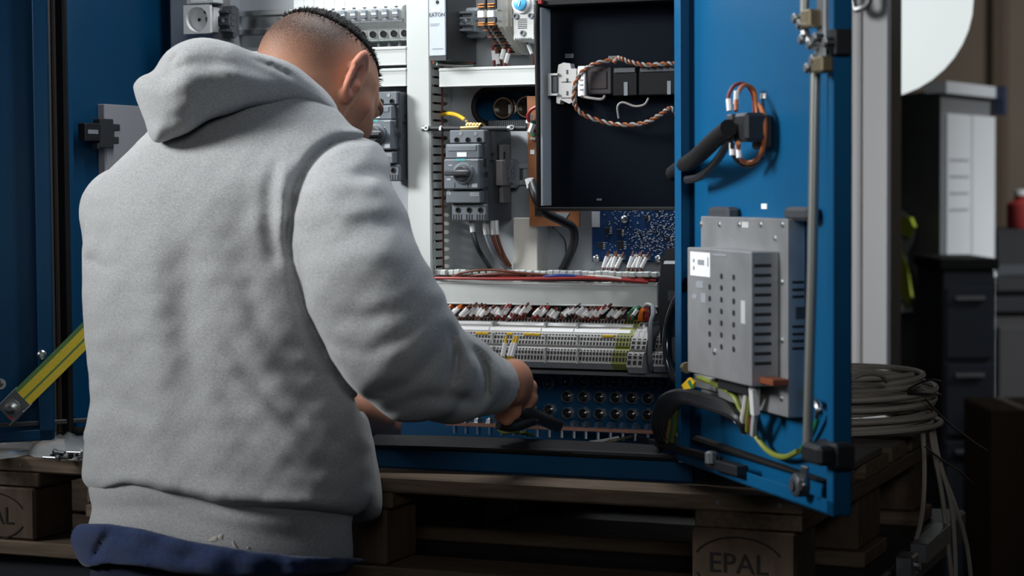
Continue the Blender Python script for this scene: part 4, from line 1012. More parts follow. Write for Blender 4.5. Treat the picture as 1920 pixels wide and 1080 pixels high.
# plug / cable gland with loop wires
pg = thing('door_connector', 'black plug connector with wire loops on the blue door', 'connector', dloc(1420, 260))
dbox(DM(), 1408, 216, 1428, 280, .003, .018, .003).build('mounting_flange', blk, pg)
dbox(DM(), 1370, 212, 1398, 266, .016, .044, .004).build('connector_body', blk, pg)
for k in range(3): dbox(DM(), 1361, 214+k*18, 1370, 227+k*18, .038, .048, .002).build('plug_pin', dgrey, pg)
def dwire(name, label, pts, r, mat, parent=None, n=8, cat='wire'):
    o = MB().tube(spline([D(*p) for p in pts], 7), r, n).build(name, mat, parent, smooth=True)
    return o if parent else tag(o, label, cat)
rust = M('rust_orange_insulation', (.42, .12, .03), .45); rbr = M('dark_red_insulation', (.18, .03, .02), .45)
dwire('loop_wire', '', [(1380, 208, .05), (1382, 180, .045), (1395, 160, .03), (1413, 168, .015), (1418, 195, .012), (1420, 214, .012)], .0026, rust, pg)
dwire('loop_wire', '', [(1367, 208, .05), (1366, 180, .048), (1378, 160, .036), (1398, 158, .022), (1412, 180, .014), (1414, 214, .012)], .0022, rbr, pg)
dwire('loop_wire', '', [(1422, 195, .02), (1432, 215, .02), (1434, 250, .02), (1428, 285, .02), (1414, 303, .02), (1395, 304, .03), (1386, 290, .04), (1384, 268, .05)], .0028, rust, pg)
dwire('loop_wire', '', [(1373, 268, .05), (1374, 290, .045), (1390, 308, .03), (1412, 310, .02), (1428, 295, .015)], .0024, blk, pg)
for (x0, y0, x1, y1, tt) in ((1381, 170, 1380, 195, .047), (1366, 186, 1368, 208, .05), (1372, 268, 1373, 291, .048), (1384, 272, 1386, 296, .045)):
    MB().tube([D(x0, y0, tt), D(x1, y1, tt)], .0033, 8).build('marker_sleeve', sleeve, pg, smooth=True)
o = MB().tube(spline([D(1366, 240, .056), D(1340, 262, .054), D(1305, 295, .045), P3(1275, 315, .10), P3(1262, 325, .14)], 8), .0105, 10).build('corrugated_hose', rubber, smooth=True)
tag(o, 'thick black hose running from the plug into the cabinet', 'hose')
dwire('black_cable', 'thin black cable drooping below the thick hose', [(1368, 262, .05), (1345, 300, .04), (1315, 330, .03), (1288, 337, .03)], .005, blk, cat='cable')
# lock rod and lever mechanism
lr = thing('lock_rod', 'long steel door locking rod with roller end on the blue door', 'lock rod', dloc(1515, 900))
tr_ = .034
MB().tube([D(1529, 128, tr_), D(1523, 500, tr_), D(1514, 842, tr_)], .0055, 10).build('rod', M('rod_steel', (.42, .43, .40), .35, .8), lr, smooth=True)
MB().tube([D(1510, -30, tr_), D(1508, 30, tr_)], .005, 10).build('upper_rod', M('rod_steel', (.42, .43, .40), .35, .8), lr, smooth=True)
dbox(DM(), 1500, 18, 1517, 52, .026, .042, .002).build('lever_block', zinc_y, lr)
dbox(DM(), 1525, 70, 1545, 138, .024, .034, .002).build('lever_plate', dsteel, lr)
dbox(DM(), 1530, -20, 1545, 75, .020, .028, .002).build('slide_bar', dsteel, lr)
dbox(DM(), 1520, 106, 1540, 136, .030, .044, .002).build('rod_socket', zinc_y, lr)
dbox(DM(), 1545, 55, 1565, 105, .004, .024, .002).build('lock_case', blk, lr)
MB().tube([D(1506, 50, .036), D(1512, 70, .036), D(1524, 84, .034)], .005, 8).build('link', dsteel, lr)
for x, y in ((1494, 35), (1502, 46), (1506, 74), (1522, 84), (1532, 72), (1552, 80), (1517, 128), (1527, 112)):
    MB().lathe(D(x, y, .040), RN3, [(.0058, -.006), (.0058, .003), (.004, .005)], 10).build('rivet', steel, lr, smooth=True)
dbox(DM(), 1500, 833, 1535, 870, .026, .046, .004).build('rod_guide', blk, lr)
dbox(DM(), 1528, 828, 1566, 876, .004, .028, .003).build('guide_base', blk, lr)
MB().obox((D(1510, 874, tr_)+D(1505, 910, tr_))/2, (D(1505, 910, tr_)-D(1510, 874, tr_))/2, RV3*.008, RN3*.002, .001).build('rod_tongue', steel, lr)
MB().lathe(D(1504, 909, .030), RN3, [(.013, -.004), (.013, .008), (.011, .010), (.006, .0105), (.006, .013)], 18).build('roller', dgrey, lr, smooth=True)
MB().lathe(D(1504, 909, .0405), RN3, [(.0065, 0), (.006, .002)], 12).build('roller_pin', steel, lr, smooth=True)
a0, a1 = doorpt(1546, 935, .004), doorpt(1553, 956, .004)
DM().box(a0[0], a1[0], .003, .0046, a1[2], a0[2]).build('drain_slot', blk, rdoor)
# wiring at the foot of the door
for k, (nm, mt, pts, r) in enumerate((
    ('earth_wire', ygreen, [(1310, 708, .03), (1345, 722, .03), (1375, 742, .03), (1392, 775, .025), (1412, 810, .02), (1440, 845, .015), (1470, 857, .015), (1497, 846, .02)], .0034),
    ('earth_wire', green, [(1500, 846, .012), (1522, 815, .010), (1533, 785, .012), (1537, 762, .014)], .0030),
    ('white_wire', whitew, [(1402, 728, .04), (1398, 760, .035), (1393, 790, .03), (1396, 812, .025)], .0040),
    ('grey_wire', lgrey, [(1420, 728, .04), (1418, 760, .035), (1414, 790, .03), (1412, 815, .025)], .0036),
    ('green_wire', ygreen, [(1411, 726, .042), (1407, 755, .036), (1403, 785, .03), (1402, 808, .025)], .0030),
    ('white_wire', whitew, [(1366, 768, .03), (1374, 778, .03), (1384, 790, .028)], .0044),
    ('brown_wire', brown, [(1408, 726, .036), (1404, 760, .032), (1408, 795, .028), (1410, 815, .022)], .0034))):
    dwire(nm, ['yellow-green earth wire looping along the foot of the door', 'green wire rising beside the lock rod guide', 'white wire hanging from the metal unit connector', 'grey wire hanging from the metal unit connector', 'yellow-green wire hanging from the metal unit connector', 'short white wire end beside the metal unit', 'brown wire hanging from the metal unit connector'][k], pts, r, mt)
MB_ = MB().tube([D(1413, 728, .043), D(1416, 775, .037)], .0058, 8).build('white_sleeve', sleeve, smooth=True); tag(MB_, 'long white cable sleeve hanging under the metal unit', 'sleeve')
MB_ = MB().tube(spline([D(1520, 752, .012), D(1531, 755, .014), D(1536, 770, .014), D(1534, 782, .012)], 5), .0042, 8).build('cable_lug', steel, smooth=True); tag(MB_, 'silver crimp lug beside the lock rod', 'lug')
for k in range(6):
    dwire('black_cable', 'black cable of the bundle looping from cabinet floor to the door', [(1236+k*7, 828-k*2, .02), (1228+k*6, 790, .03), (1240+k*5, 752+k*2, .045), (1275+k*2, 736+k*3, .05), (1325, 746+k*3, .045), (1365+k*3, 762+k*4, .035), (1398, 800+k*2, .025)], .0055, blk, cat='cable')['group'] = 'black cable bundle'
for k in range(3):
    dwire('earth_wire', 'yellow-green wire inside the dark cable bundle', [(1252+k*5, 828, .02), (1256+k*5, 800, .03), (1262+k*4, 770, .04), (1275+k*3, 745, .045)], .003, [M('dark_yellow_insulation', (.38, .24, .01), .5), green, ygreen][k])['group'] = 'earth wires in the bundle'
yt = thing('earth_tag', 'yellow and green earthing flag at the metal unit corner', 'earth tag', D(1296, 722, .05))
MB().prism([D(x, y, .055) for x, y in [(1282, 722), (1296, 708), (1306, 716), (1302, 728), (1286, 730)]], RN3*.003).build('flag', yellow, yt)
MB().prism([D(x, y, .0585) for x, y in [(1290, 716), (1294, 712), (1301, 728), (1297, 729)]], RN3*.0008).build('stripe', green, yt)
# door stay at the foot
ds = thing('door_stay', 'black flat door stay arm from cabinet sill to the right door', 'door stay', P3(1300, 845, .02))
A, B = onZ(1195, 822, DECK+.040), D(1352, 862, .03)
MB().obox((A+B)/2, (B-A)/2, Vector((0, .006, 0)), Vector((0, 0, .004)), .001).build('arm', rubber, ds)
MB().lathe(B+Vector((-.012, 0, 0)), (0, 0, 1), [(.008, -.004), (.008, .008), (.004, .010)], 10).build('pivot', dsteel, ds)
MB().obox(B+Vector((.01, -.012, -.006)), Vector((.03, -.034, 0)), Vector((.006, .005, 0)), Vector((0, 0, .006)), .001).build('slider', blk, ds)
# rubber sheet lying over the cabinet floor
o = MB().ribbon([onZ(x, y, z) for x, y, z in ((690, 826, DECK+.040), (820, 829, DECK+.039), (940, 833, DECK+.038), (1060, 838, DECK+.038), (1150, 842, DECK+.037), (1236, 848, DECK+.036))], Vector((0, .026, .004)), Vector((0, 0, .0016))).build('rubber_sheet', rubber)
tag(o, 'black rubber sheet lying over the cabinet sill under the copper bar', 'rubber sheet')

# ================================================================== left door things
def LD(px, py, tt): return onPlane(px, py, HL+LN*tt, LN)
es = thing('earth_strap', 'yellow and green striped flat earthing strap bolted to the left door', 'strap', LD(22, 765, .004))
A = LD(22, 765, .030); B = P3(170, 618, YF-.034)
dirv = (B-A).normalized(); side = dirv.cross(CF).normalized(); nn = side.cross(dirv).normalized()
for k, (o0, o1, mt) in enumerate(((-.0155, -.0052, yellow), (-.0052, -.0022, green), (-.0022, .0092, yellow), (.0092, .0155, green))):
    c0 = (o0+o1)/2; hwid = (o1-o0)/2
    pts = [A+dirv*(.022+(B-A).length*i/10*.98)+side*c0+nn*(.004*math.sin(math.pi*i/10)) for i in range(11)]
    MB().ribbon(pts, side*hwid, nn*.0022).build('strap_stripe', [M('strap_yellow', (.55, .42, .02), .6, bump=.3, bscale=500), M('strap_green', (.07, .16, .04), .6, bump=.3, bscale=500)][k % 2], es)
MB().obox(A+dirv*.006, dirv*.020, side*.0165, nn*.0016, .0008).build('lug_plate', steel, es)
MB().obox(A-dirv*.004+side*-.0165+nn*-.004, dirv*.014, side*.0012, nn*.006, 0).build('lug_fold', steel, es)
MB().lathe(A, -CF, [(.0125, .001), (.0125, .003), (.0085, .0032), (.0085, .010), (.004, .011), (.004, .015)], 16).build('bolt', steel, es, smooth=True)
MB().lathe(A+side*-.004, -CF, [(.0135, .0005), (.0135, .0015)], 16).build('red_washer', M('red_paint', (.28, .02, .02), .5), es)
p = LD(78, 665, .022); o = MB().lathe(p, LN, [(.0068, -.002), (.0068, .004), (.0045, .006), (.0035, .003)], 14).build('bolt', steel, smooth=True); tag(o, 'round steel bolt head on the left door edge', 'bolt')
p = LD(1, 720, .0034); stk = thing('earth_sticker', 'round grey sticker with earth symbol on the left door', 'sticker', p)
MB().lathe(p, LN, [(.0078, 0), (.0078, .0004)], 20).build('disc', M('sticker_grey', (.42, .43, .44), .6), stk)
mb = MB(); ux = -LV; q = p+LN*.0006
for (cx_, cz_, w_, h_) in ((0, .0028, .0005, .0028), (0, 0, .0045, .0005), (0, -.0018, .003, .0005), (0, -.0036, .0015, .0005)): mb.obox(q+ux*cx_+Vector((0, 0, cz_)), ux*w_, LN*.0002, Vector((0, 0, h_)), 0)
mb.build('earth_symbol', ink, stk)
st2 = MB().obox((LD(-60, 801, .03)+P3(175, 787, .095))/2, (P3(175, 787, .095)-LD(-60, 801, .03))/2, Vector((.0, .005, 0)), Vector((0, 0, .0032)), .001).build('door_stay', M('stay_grey', (.055, .055, .06), .45)); tag(st2, 'dark grey door stay bar crossing the left door foot', 'door stay')
a, b = onX(152, 222, SX+.03), onX(225, 281, SX+.03)
lb = thing('rail_end_bracket', 'black rail end bracket on the grey plate of the left side wall', 'rail bracket', (SX+.012, (a.y+b.y)/2, b.z))
def SB(x0, y0, x1, y1, xf, xb, c=.0012):
    p_, q_ = onX(x0, y0, xf), onX(x1, y1, xf); return MB().cbox(xb, xf, p_.y, q_.y, q_.z, p_.z, c)
for i, (x0, y0, x1, y1, xf) in enumerate(((160, 230, 190, 265, .026), (188, 222, 214, 278, .026), (206, 232, 226, 246, .024), (206, 256, 224, 270, .024), (184, 268, 196, 280, .024))):
    SB(x0, y0, x1, y1, SX+xf, SX+.0126).build(['clamp_block', 'bracket_body', 'bracket_tooth', 'bracket_tooth', 'bracket_foot'][i], [blk, M('bracket_grey', (.030, .032, .036), .5)][i > 0], lb)
SB(164, 238, 186, 260, SX+.0265, SX+.025, .0002).build('recess', blk, lb)
tx = onX(174, 247, SX+.027); MB().box(SX+.0265, SX+.0270, tx.y-.012, tx.y+.014, tx.z-.003, tx.z+.003).build('print_mark', inkg, lb)

# ================================================================== bags on the pallet
def blob_bag(name, label, outline, zc, mat, hgt):
    pts = [onZ(x, y, DECK+.001) for x, y in outline]; c = sum(pts, Vector())/len(pts); n = len(pts); rg = random.Random(3)
    mb = MB(); vs = []; fs = []; L = 6
    for j in range(L+1):
        s_ = 1-j/L*.98
        for i, p in enumerate(pts):
            q = c+(p-c)*s_; h = hgt*(1-s_*s_)**.7
            vs.append((q.x, q.y, DECK+.0015+h*(1+.14*math.sin(i*2.1+j*1.3))+rg.uniform(0, .002)*(j > 0)))
    for j in range(L):
        for i in range(n): k = (i+1) % n; fs.append((j*n+i, j*n+k, (j+1)*n+k, (j+1)*n+i))
    fs.append(tuple(range(L*n, L*n+n))); fs.append(tuple(range(n))[::-1])
    mb.add(vs, fs); o = mb.build(name, mat, None, smooth=True); return tag(o, label, 'bag')
plast = M('clear_plastic_film', (.8, .84, .86), .12, alpha=.28, spec=.9, coat=.6, bump=.8, bscale=45)
blob_bag('plastic_bag', 'clear plastic bag with small screws lying on the pallet', [(50, 852), (75, 840), (110, 826), (150, 820), (185, 822), (190, 850), (180, 864), (140, 864), (95, 860), (65, 858)], 0, plast, .026)
blob_bag('plastic_bag', 'flat clear plastic bag lying at the pallet edge under the left door', [(-70, 850), (-30, 838), (20, 832), (60, 830), (74, 836), (66, 850), (30, 858), (-20, 864), (-60, 864)], 0, plast, .010)
for k in range(9):
    p = onZ(95+k*9, 858-(k % 3)*5, DECK+.006+.003*(k % 3)); a = k*1.3; d = Vector((math.cos(a), math.sin(a)*.6, 0))*.012
    o = MB().cyl(p-d, p+d, .0022, n=8).lathe(p+d, d, [(.0045, 0), (.0045, .003), (.003, .0035)], 6).build('screw', [dsteel, blk, steel][k % 3]); tag(o, 'loose metal screw inside the clear plastic bag', 'screw', 'screws in the bag')
o = MB().ribbon([onZ(x, y, DECK+.004) for x, y in ((22, 846), (36, 847), (50, 845))], Vector((0, .006, 0)), Vector((0, 0, .0008))).build('blue_strip', M('blue_strip', (.02, .16, .36), .5)); tag(o, 'short blue plastic strip lying beside the plastic bag', 'strip')

# ================================================================== cable coil and the clutter behind the door
cg = M('grey_cable_sheath', (.40, .36, .31), .5)
cc = Vector((-.135, .615, DECK+.012)); Rr = .165
coil = thing('cable_coil', 'coil of grey-beige cable lying on the pallet beside the cabinet', 'cable coil', cc)
rg = random.Random(4)
pts = []
for k in range(15*40+1):
    a = 2*math.pi*k/40; lap = k/40
    z = .006+.0054*lap+.003*math.sin(lap*2.3+a); r_ = Rr+.010*math.sin(lap*1.9)+.008*math.sin(a*1.0+lap*.8)-.0012*max(0, lap-9)**1.5
    pts.append(cc+Vector((r_*math.cos(a), r_*math.sin(a), z)))
MB().tube(pts, .0042, 7).build('coil_windings', cg, coil, smooth=True)
def zt_(p): return onX(p[0], p[1], .02+p[2])
for k, ps_ in enumerate((
    [(1728, 770, 0), (1733, 860, .012), (1732, 930, .016), (1726, 980, .02), (1718, 1010, .02)],
    [(1738, 765, 0), (1750, 840, .02), (1765, 920, .03), (1775, 1000, .035), (1786, 1100, .04)],
    [(1745, 770, 0), (1758, 850, .02), (1782, 940, .035), (1790, 1020, .04), (1792, 1100, .045)],
    [(1742, 780, 0), (1762, 870, .02), (1790, 945, .04), (1812, 1020, .05), (1822, 1100, .055)])):
    MB().tube(spline([zt_(p) for p in ps_], 8), .0036, 7).build('hanging_end', cg, coil, smooth=True)
MB().tube(spline([onX(1600, 708, -.02), onX(1625, 700, -.01), onX(1650, 703, 0), onX(1662, 715, 0)], 8), .0035, 7).build('loose_loop', cg, coil, smooth=True)
for k, ps_ in enumerate(([(1735, 748, .02), (1775, 790, .03), (1820, 825, .04), (1850, 845, .05)], [(1735, 838, .03), (1770, 865, .03), (1800, 885, .04), (1822, 906, .05)], [(1702, 730, .0), (1730, 716, .02), (1748, 712, .03), (1764, 715, .035)], [(1702, 738, .0), (1735, 738, .02), (1765, 740, .03)])):
    MB().tube(spline([zt_(p) for p in ps_], 6), .0016, 6).build('cable_tie', blk, coil, smooth=True)
o = MB().cbox(-.155, .0, .22, .44, DECK+.0005, DECK+.010, .002).build('black_board', blk); tag(o, 'black flat board lying on the pallet behind the open door', 'board')
# ================================================================== the man
f32 = np.float32
def surf_nets(F, org, h):
    ins = F < 0
    nx, ny, nz = F.shape
    cnt = np.zeros((nx-1, ny-1, nz-1), f32); acc = [np.zeros_like(cnt) for _ in range(3)]
    c8 = [(i, j, k) for i in (0, 1) for j in (0, 1) for k in (0, 1)]
    def sl(o): return F[o[0]:nx-1+o[0], o[1]:ny-1+o[1], o[2]:nz-1+o[2]]
    for a in c8:
        for ax in range(3):
            if a[ax]: continue
            b = list(a); b[ax] = 1
            fa, fb = sl(a), sl(b); x = (fa < 0) != (fb < 0)
            t = np.where(x, fa/np.where(x, fa-fb, 1), 0).astype(f32)
            cnt += x
            for q in range(3): acc[q] += np.where(x, (t if q == ax else 0)+a[q], 0)
    act = cnt > 0
    idx = -np.ones(cnt.shape, np.int64); ii = np.argwhere(act); idx[act] = np.arange(len(ii))
    V = np.stack([acc[q][act]/cnt[act] for q in range(3)], 1)+ii
    V = V*h+np.array(org)
    Q = []
    for ax in range(3):
        sa = [slice(0, None)]*3; sb = [slice(0, None)]*3
        sa[ax] = slice(0, -1); sb[ax] = slice(1, None)
        A, B = ins[tuple(sa)], ins[tuple(sb)]
        e = np.argwhere(A != B); u, v = (ax+1) % 3, (ax+2) % 3
        ok = (e[:, u] > 0) & (e[:, v] > 0) & (e[:, u] < F.shape[u]-1) & (e[:, v] < F.shape[v]-1); e = e[ok]
        fl = A[tuple(e.T)]
        def g(du, dv):
            q = e.copy(); q[:, u] -= du; q[:, v] -= dv; return idx[tuple(q.T)]
        quad = np.stack([g(1, 1), g(0, 1), g(0, 0), g(1, 0)], 1)
        quad[~fl] = quad[~fl][:, ::-1]
        Q.append(quad)
    return V, np.concatenate(Q)
bCR, bCD, bCF, bCC = np.array(CR), -np.array(CU), np.array(CF), np.array(CC)
class Grid:
    def __init__(s, lo, hi, h):
        s.h = h; s.lo = np.array(lo, float); n = np.ceil((np.array(hi)-s.lo)/h).astype(int)+1
        s.a = (lo[0]+h*np.arange(n[0])).astype(f32)[:, None, None]; s.b = (lo[1]+h*np.arange(n[1])).astype(f32)[None, :, None]; s.c = (lo[2]+h*np.arange(n[2])).astype(f32)[None, None, :]
        s.px = 960+FPX*s.a/s.c; s.py = 540+FPX*s.b/s.c
def C3(px, py, d): return np.array(((px-960)/FPX*d, (py-540)/FPX*d, d))
def capsule(G, A, B, ra, rb, sq=1.0):
    ab = B-A; L2 = float(ab@ab)+1e-9
    t = np.clip(((G.a-A[0])*ab[0]+(G.b-A[1])*ab[1]+(G.c-A[2])*ab[2])/L2, 0, 1)
    dx = G.a-(A[0]+t*ab[0]); dy = G.b-(A[1]+t*ab[1]); dz = G.c-(A[2]+t*ab[2])
    return np.sqrt(dx*dx+dy*dy+dz*dz)-(ra+t*(rb-ra))
def chain(G, nodes, k=.02):
    out = None
    for (p, r), (q, s) in zip(nodes, nodes[1:]):
        f = capsule(G, p, q, r, s); out = f if out is None else smin(out, f, k)
    return out
def smin(a, b, k):
    h = np.clip(.5+.5*(b-a)/k, 0, 1); return b+(a-b)*h-k*h*(1-h)
def smax(a, b, k): return -smin(-a, -b, k)
def lerp(tab, q):
    t = np.array(tab, float); return np.interp(q, t[:, 0], t[:, 1]).astype(f32)
class Map2:
    """helper map over photo pixels used while sculpting folds"""
    def __init__(s): s.m = np.zeros((1180, 1300), f32)
    def crease(s, pts, amp, wid, taper=True):
        P = np.array([tuple(v)[:2] for v in spline([(x, y, 0) for x, y in pts], 8)])
        x0, x1 = int(max(0, P[:, 0].min()-3*wid)), int(min(1299, P[:, 0].max()+3*wid)); y0, y1 = int(max(0, P[:, 1].min()-3*wid)), int(min(1179, P[:, 1].max()+3*wid))
        yy, xx = np.mgrid[y0:y1, x0:x1].astype(f32)
        best = np.full(xx.shape, 1e9, f32); tt = np.zeros(xx.shape, f32); n = len(P)-1
        for i in range(n):
            a, b = P[i], P[i+1]; ab = b-a; L = ab@ab+1e-6
            t = np.clip(((xx-a[0])*ab[0]+(yy-a[1])*ab[1])/L, 0, 1)
            d = np.hypot(xx-a[0]-t*ab[0], yy-a[1]-t*ab[1]); m_ = d < best; best[m_] = d[m_]; tt[m_] = ((i+t)/n)[m_]
        w_ = np.exp(-(best/wid)**2)*amp
        if taper: w_ *= np.sin(np.clip(tt, .02, .98)*np.pi)**.5
        s.m[y0:y1, x0:x1] += w_
        return s
    def noise(s, amp, scale, seed):
        rg = np.random.RandomState(seed); yy, xx = np.mgrid[0:1180, 0:1300].astype(f32)
        for _ in range(6):
            kx, ky = rg.uniform(-1, 1, 2)*2*np.pi/scale; s.m += amp/3*np.sin(kx*xx+ky*yy+rg.uniform(0, 6.28))
        return s
    def at(s, G):
        ix = np.clip(G.px, 0, 1299).astype(np.int32); iy = np.clip(G.py, 0, 1179).astype(np.int32)
        return s.m[iy, ix]
def poly_map(pts):
    P = np.array([tuple(v)[:2] for v in spline([(x, y, 0) for x, y in pts]+[(pts[0][0], pts[0][1], 0)], 5)])
    yy, xx = np.mgrid[0:1180:2, 0:1300:2].astype(f32); best = np.full(xx.shape, 1e9, f32); inside = np.zeros(xx.shape, bool)
    for a, b in zip(P, P[1:]):
        ab = b-a; L = ab@ab+1e-6; t = np.clip(((xx-a[0])*ab[0]+(yy-a[1])*ab[1])/L, 0, 1)
        best = np.minimum(best, np.hypot(xx-a[0]-t*ab[0], yy-a[1]-t*ab[1]))
        cr = (a[1] > yy) != (b[1] > yy)
        inside ^= cr & (xx < (b[0]-a[0])*(yy-a[1])/(b[1]-a[1]+1e-9)+a[0])
    return np.where(inside, -best, best)
def pm_at(m, G):
    fx = np.clip(G.px/2, 0, m.shape[1]-2); fy = np.clip(G.py/2, 0, m.shape[0]-2)
    ix = fx.astype(np.int32); iy = fy.astype(np.int32)
    return m[iy, ix]
def to_mesh(name, V, Q, mat, parent, smooth_it=1, attr=None):
    W = bCC+V[:, :1]*bCR+V[:, 1:2]*bCD+V[:, 2:3]*bCF
    off = np.array(wloc(parent)); me = bpy.data.meshes.new(name)
    V2 = (W-off).astype(f32)
    me.vertices.add(len(V2)); me.vertices.foreach_set('co', V2.ravel())
    me.loops.add(len(Q)*4); me.loops.foreach_set('vertex_index', Q.astype(np.int32).ravel())
    me.polygons.add(len(Q)); me.polygons.foreach_set('loop_start', np.arange(0, len(Q)*4, 4, dtype=np.int32)); me.polygons.foreach_set('loop_total', np.full(len(Q), 4, np.int32))
    me.update(calc_edges=True); me.validate()
    bm = bmesh.new(); bm.from_mesh(me)
    for _ in range(smooth_it): bmesh.ops.smooth_vert(bm, verts=bm.verts, factor=.5, use_axis_x=True, use_axis_y=True, use_axis_z=True)
    bmesh.ops.recalc_face_normals(bm, faces=bm.faces)
    bm.to_mesh(me); bm.free()
    me.polygons.foreach_set('use_smooth', [True]*len(me.polygons))
    me.materials.append(mat)
    if attr is not None:
        at = me.attributes.new('tint', 'FLOAT_COLOR', 'POINT'); at.data.foreach_set('color', attr.astype(f32).ravel())
    o = bpy.data.objects.new(name, me); COL.objects.link(o); o.parent = parent
    return o
foot = atd(420, 1030, 2.62)
man = thing('person', 'man in grey hooded sweatshirt leaning into the cabinet, working with his hands', 'person', (foot.x, foot.y, 0))
# ---- torso field shared by hoodie, band and shirt
LEFT = [(150, 420), (190, 330), (255, 275), (290, 240), (330, 200), (370, 176), (420, 164), (480, 160), (560, 161), (640, 165), (700, 172), (750, 176), (800, 170), (860, 163), (915, 156), (930, 158), (950, 162), (996, 152), (1040, 150), (1100, 152)]
RIGHT = [(150, 560), (190, 610), (225, 640), (260, 670), (300, 690), (350, 690), (450, 660), (600, 650), (700, 655), (800, 680), (860, 694), (900, 696), (940, 690), (965, 675), (985, 670), (1055, 668), (1064, 648), (1100, 640)]
CZ = [(150, 2.72), (260, 2.69), (400, 2.665), (600, 2.64), (800, 2.62), (1000, 2.615), (1100, 2.62)]
TY = math.radians(33); tc, tsn = math.cos(TY), math.sin(TY)
def torso(G, grow=0.0, ratio=.66):
    l = lerp(LEFT, G.py)-grow; r = lerp(RIGHT, G.py)+grow; cz = lerp(CZ, G.py)
    mpp = G.c/FPX
    hw = np.maximum((r-l)/2*mpp, .02); cx = (l+r)/2
    W = hw/math.sqrt(tc*tc+(ratio*tsn)**2); Dp = W*ratio
    da = (G.px-cx)*mpp; dc = G.c-cz
    p = (da*tc-dc*tsn)/W; q = (da*tsn+dc*tc)/Dp
    r_ = (np.abs(p)**2.3+np.abs(q)**2.3)**(1/2.3)
    return (r_-1)*Dp, cz
OVER = [(140, 912), (156, 917), (172, 923), (205, 914), (237, 907), (285, 910), (350, 923), (430, 941), (527, 951), (624, 959), (657, 968), (720, 978)]
BAND = [(140, 996), (205, 996), (269, 1006), (350, 1027), (463, 1046), (560, 1057), (663, 1060), (720, 1058)]
hood_c = M('hoodie_heather_grey', (.30, .305, .31), .9, nscale=420, col2=(.47, .475, .48), stretch=(1, 1, 2.2), bump=.35, bscale=700, sheen=.25, spec=.2)
def fabric(name, base, dark, scale, sheen=.3):
    return M(name, dark, .92, nscale=scale, col2=base, stretch=(1, 1, 2.4), bump=.3, bscale=900, sheen=sheen, spec=.15)
hoodie_m = fabric('hoodie_heather', (.40, .405, .405), (.25, .253, .257), 330)
band_m = hoodie_m
navy = fabric('navy_cloth', (.030, .050, .125), (.018, .030, .080), 260, .15)
navy_d = fabric('navy_trouser_cloth', (.016, .022, .045), (.010, .014, .030), 260, .1)
# ---- hoodie body + sleeves
G = Grid((-.62, -.27, 2.30), (.035, .32, 3.02), .0044)
T, cz = torso(G)
folds = Map2()
folds.noise(.0030, 190, 1).noise(.0016, 80, 2).noise(.0010, 42, 3)
folds.crease([(548, 500), (541, 430), (556, 350), (592, 292), (640, 262), (700, 262)], .016, 9)       # sleeve seam
folds.crease([(548, 480), (562, 560), (600, 650), (640, 720), (672, 762)], .010, 10)
folds.crease([(525, 290), (508, 350), (505, 430), (518, 500)], .008, 15)
folds.crease([(500, 260), (470, 350), (452, 450)], .004, 26)
folds.crease([(530, 300), (527, 380), (530, 450)], -.007, 13)
folds.crease([(210, 380), (190, 470), (186, 560)], .004, 18)
folds.crease([(166, 480), (185, 500), (215, 500)], .006, 9)
folds.crease([(300, 400), (285, 560), (300, 720), (290, 850)], -.007, 34)
folds.crease([(360, 460), (350, 600), (372, 760)], .005, 26)
folds.crease([(430, 650), (500, 740), (570, 800), (640, 830)], .007, 18)
folds.crease([(400, 700), (460, 790), (550, 860), (640, 890)], .006, 20)
folds.crease([(430, 760), (520, 850), (600, 880)], -.005, 16)
folds.crease([(180, 700), (240, 770), (330, 800)], .005, 18)
folds.crease([(176, 745), (230, 820), (300, 850)], .0045, 18)
folds.crease([(460, 520), (490, 620), (560, 700)], .005, 22)
folds.crease([(175, 930), (240, 900), (330, 912), (430, 930), (540, 942), (640, 952)], -.011, 16)
folds.crease([(600, 300), (640, 330), (700, 330), (742, 345)], .004, 14)
folds.crease([(580, 420), (640, 450), (700, 440)], .0035, 20)
folds.crease([(600, 380), (650, 400), (740, 385)], -.004, 16)
folds.crease([(590, 560), (650, 600), (720, 590), (790, 555)], .005, 16)
folds.crease([(620, 640), (680, 660), (740, 640), (800, 590)], .006, 14)
folds.crease([(700, 740), (760, 720), (810, 670), (830, 620)], .006, 13)
folds.crease([(842, 620), (853, 655), (850, 700), (840, 740)], .013, 8)
folds.crease([(884, 650), (905, 680), (912, 715), (906, 750)], .015, 8)
folds.crease([(868, 640), (880, 690), (876, 740)], -.006, 10)
folds.crease([(930, 665), (942, 700), (940, 745)], -.004, 10)
folds.crease([(740, 765), (790, 745), (850, 745), (900, 760)], .005, 12)
front = np.where(G.c < cz+.03, 1, .2).astype(f32)
ov = (G.py-lerp(OVER, G.px))*(2.6/FPX)
body = smax(T, ov, .022)
arm = chain(G, [(C3(640, 341, 2.63), .064), (C3(658, 440, 2.535), .0685), (C3(688, 545, 2.475), .070), (C3(726, 628, 2.465), .0695), (C3(782, 688, 2.505), .061), (C3(845, 712, 2.585), .0525), (C3(885, 717, 2.645), .0465)], .03)
larm = chain(G, [(C3(235, 400, 2.80), .062), (C3(250, 560, 2.90), .058), (C3(430, 690, 2.87), .052), (C3(600, 755, 2.87), .045), (C3(672, 772, 2.885), .040)], .03)
F = smin(body, arm, .016)
F = smin(F, larm, .02)
flap = poly_map([(640, 770), (682, 772), (698, 820), (710, 880), (716, 930), (713, 962), (692, 976), (655, 972), (640, 930)])
fs_ = pm_at(flap, G)*(2.72/FPX); fz = 2.725+0*G.px
F = smin(F, np.sqrt(np.maximum(fs_+.018, 0)**2+((G.c-2.715)*.30)**2)-.018, .008)
F = F+folds.at(G)*front
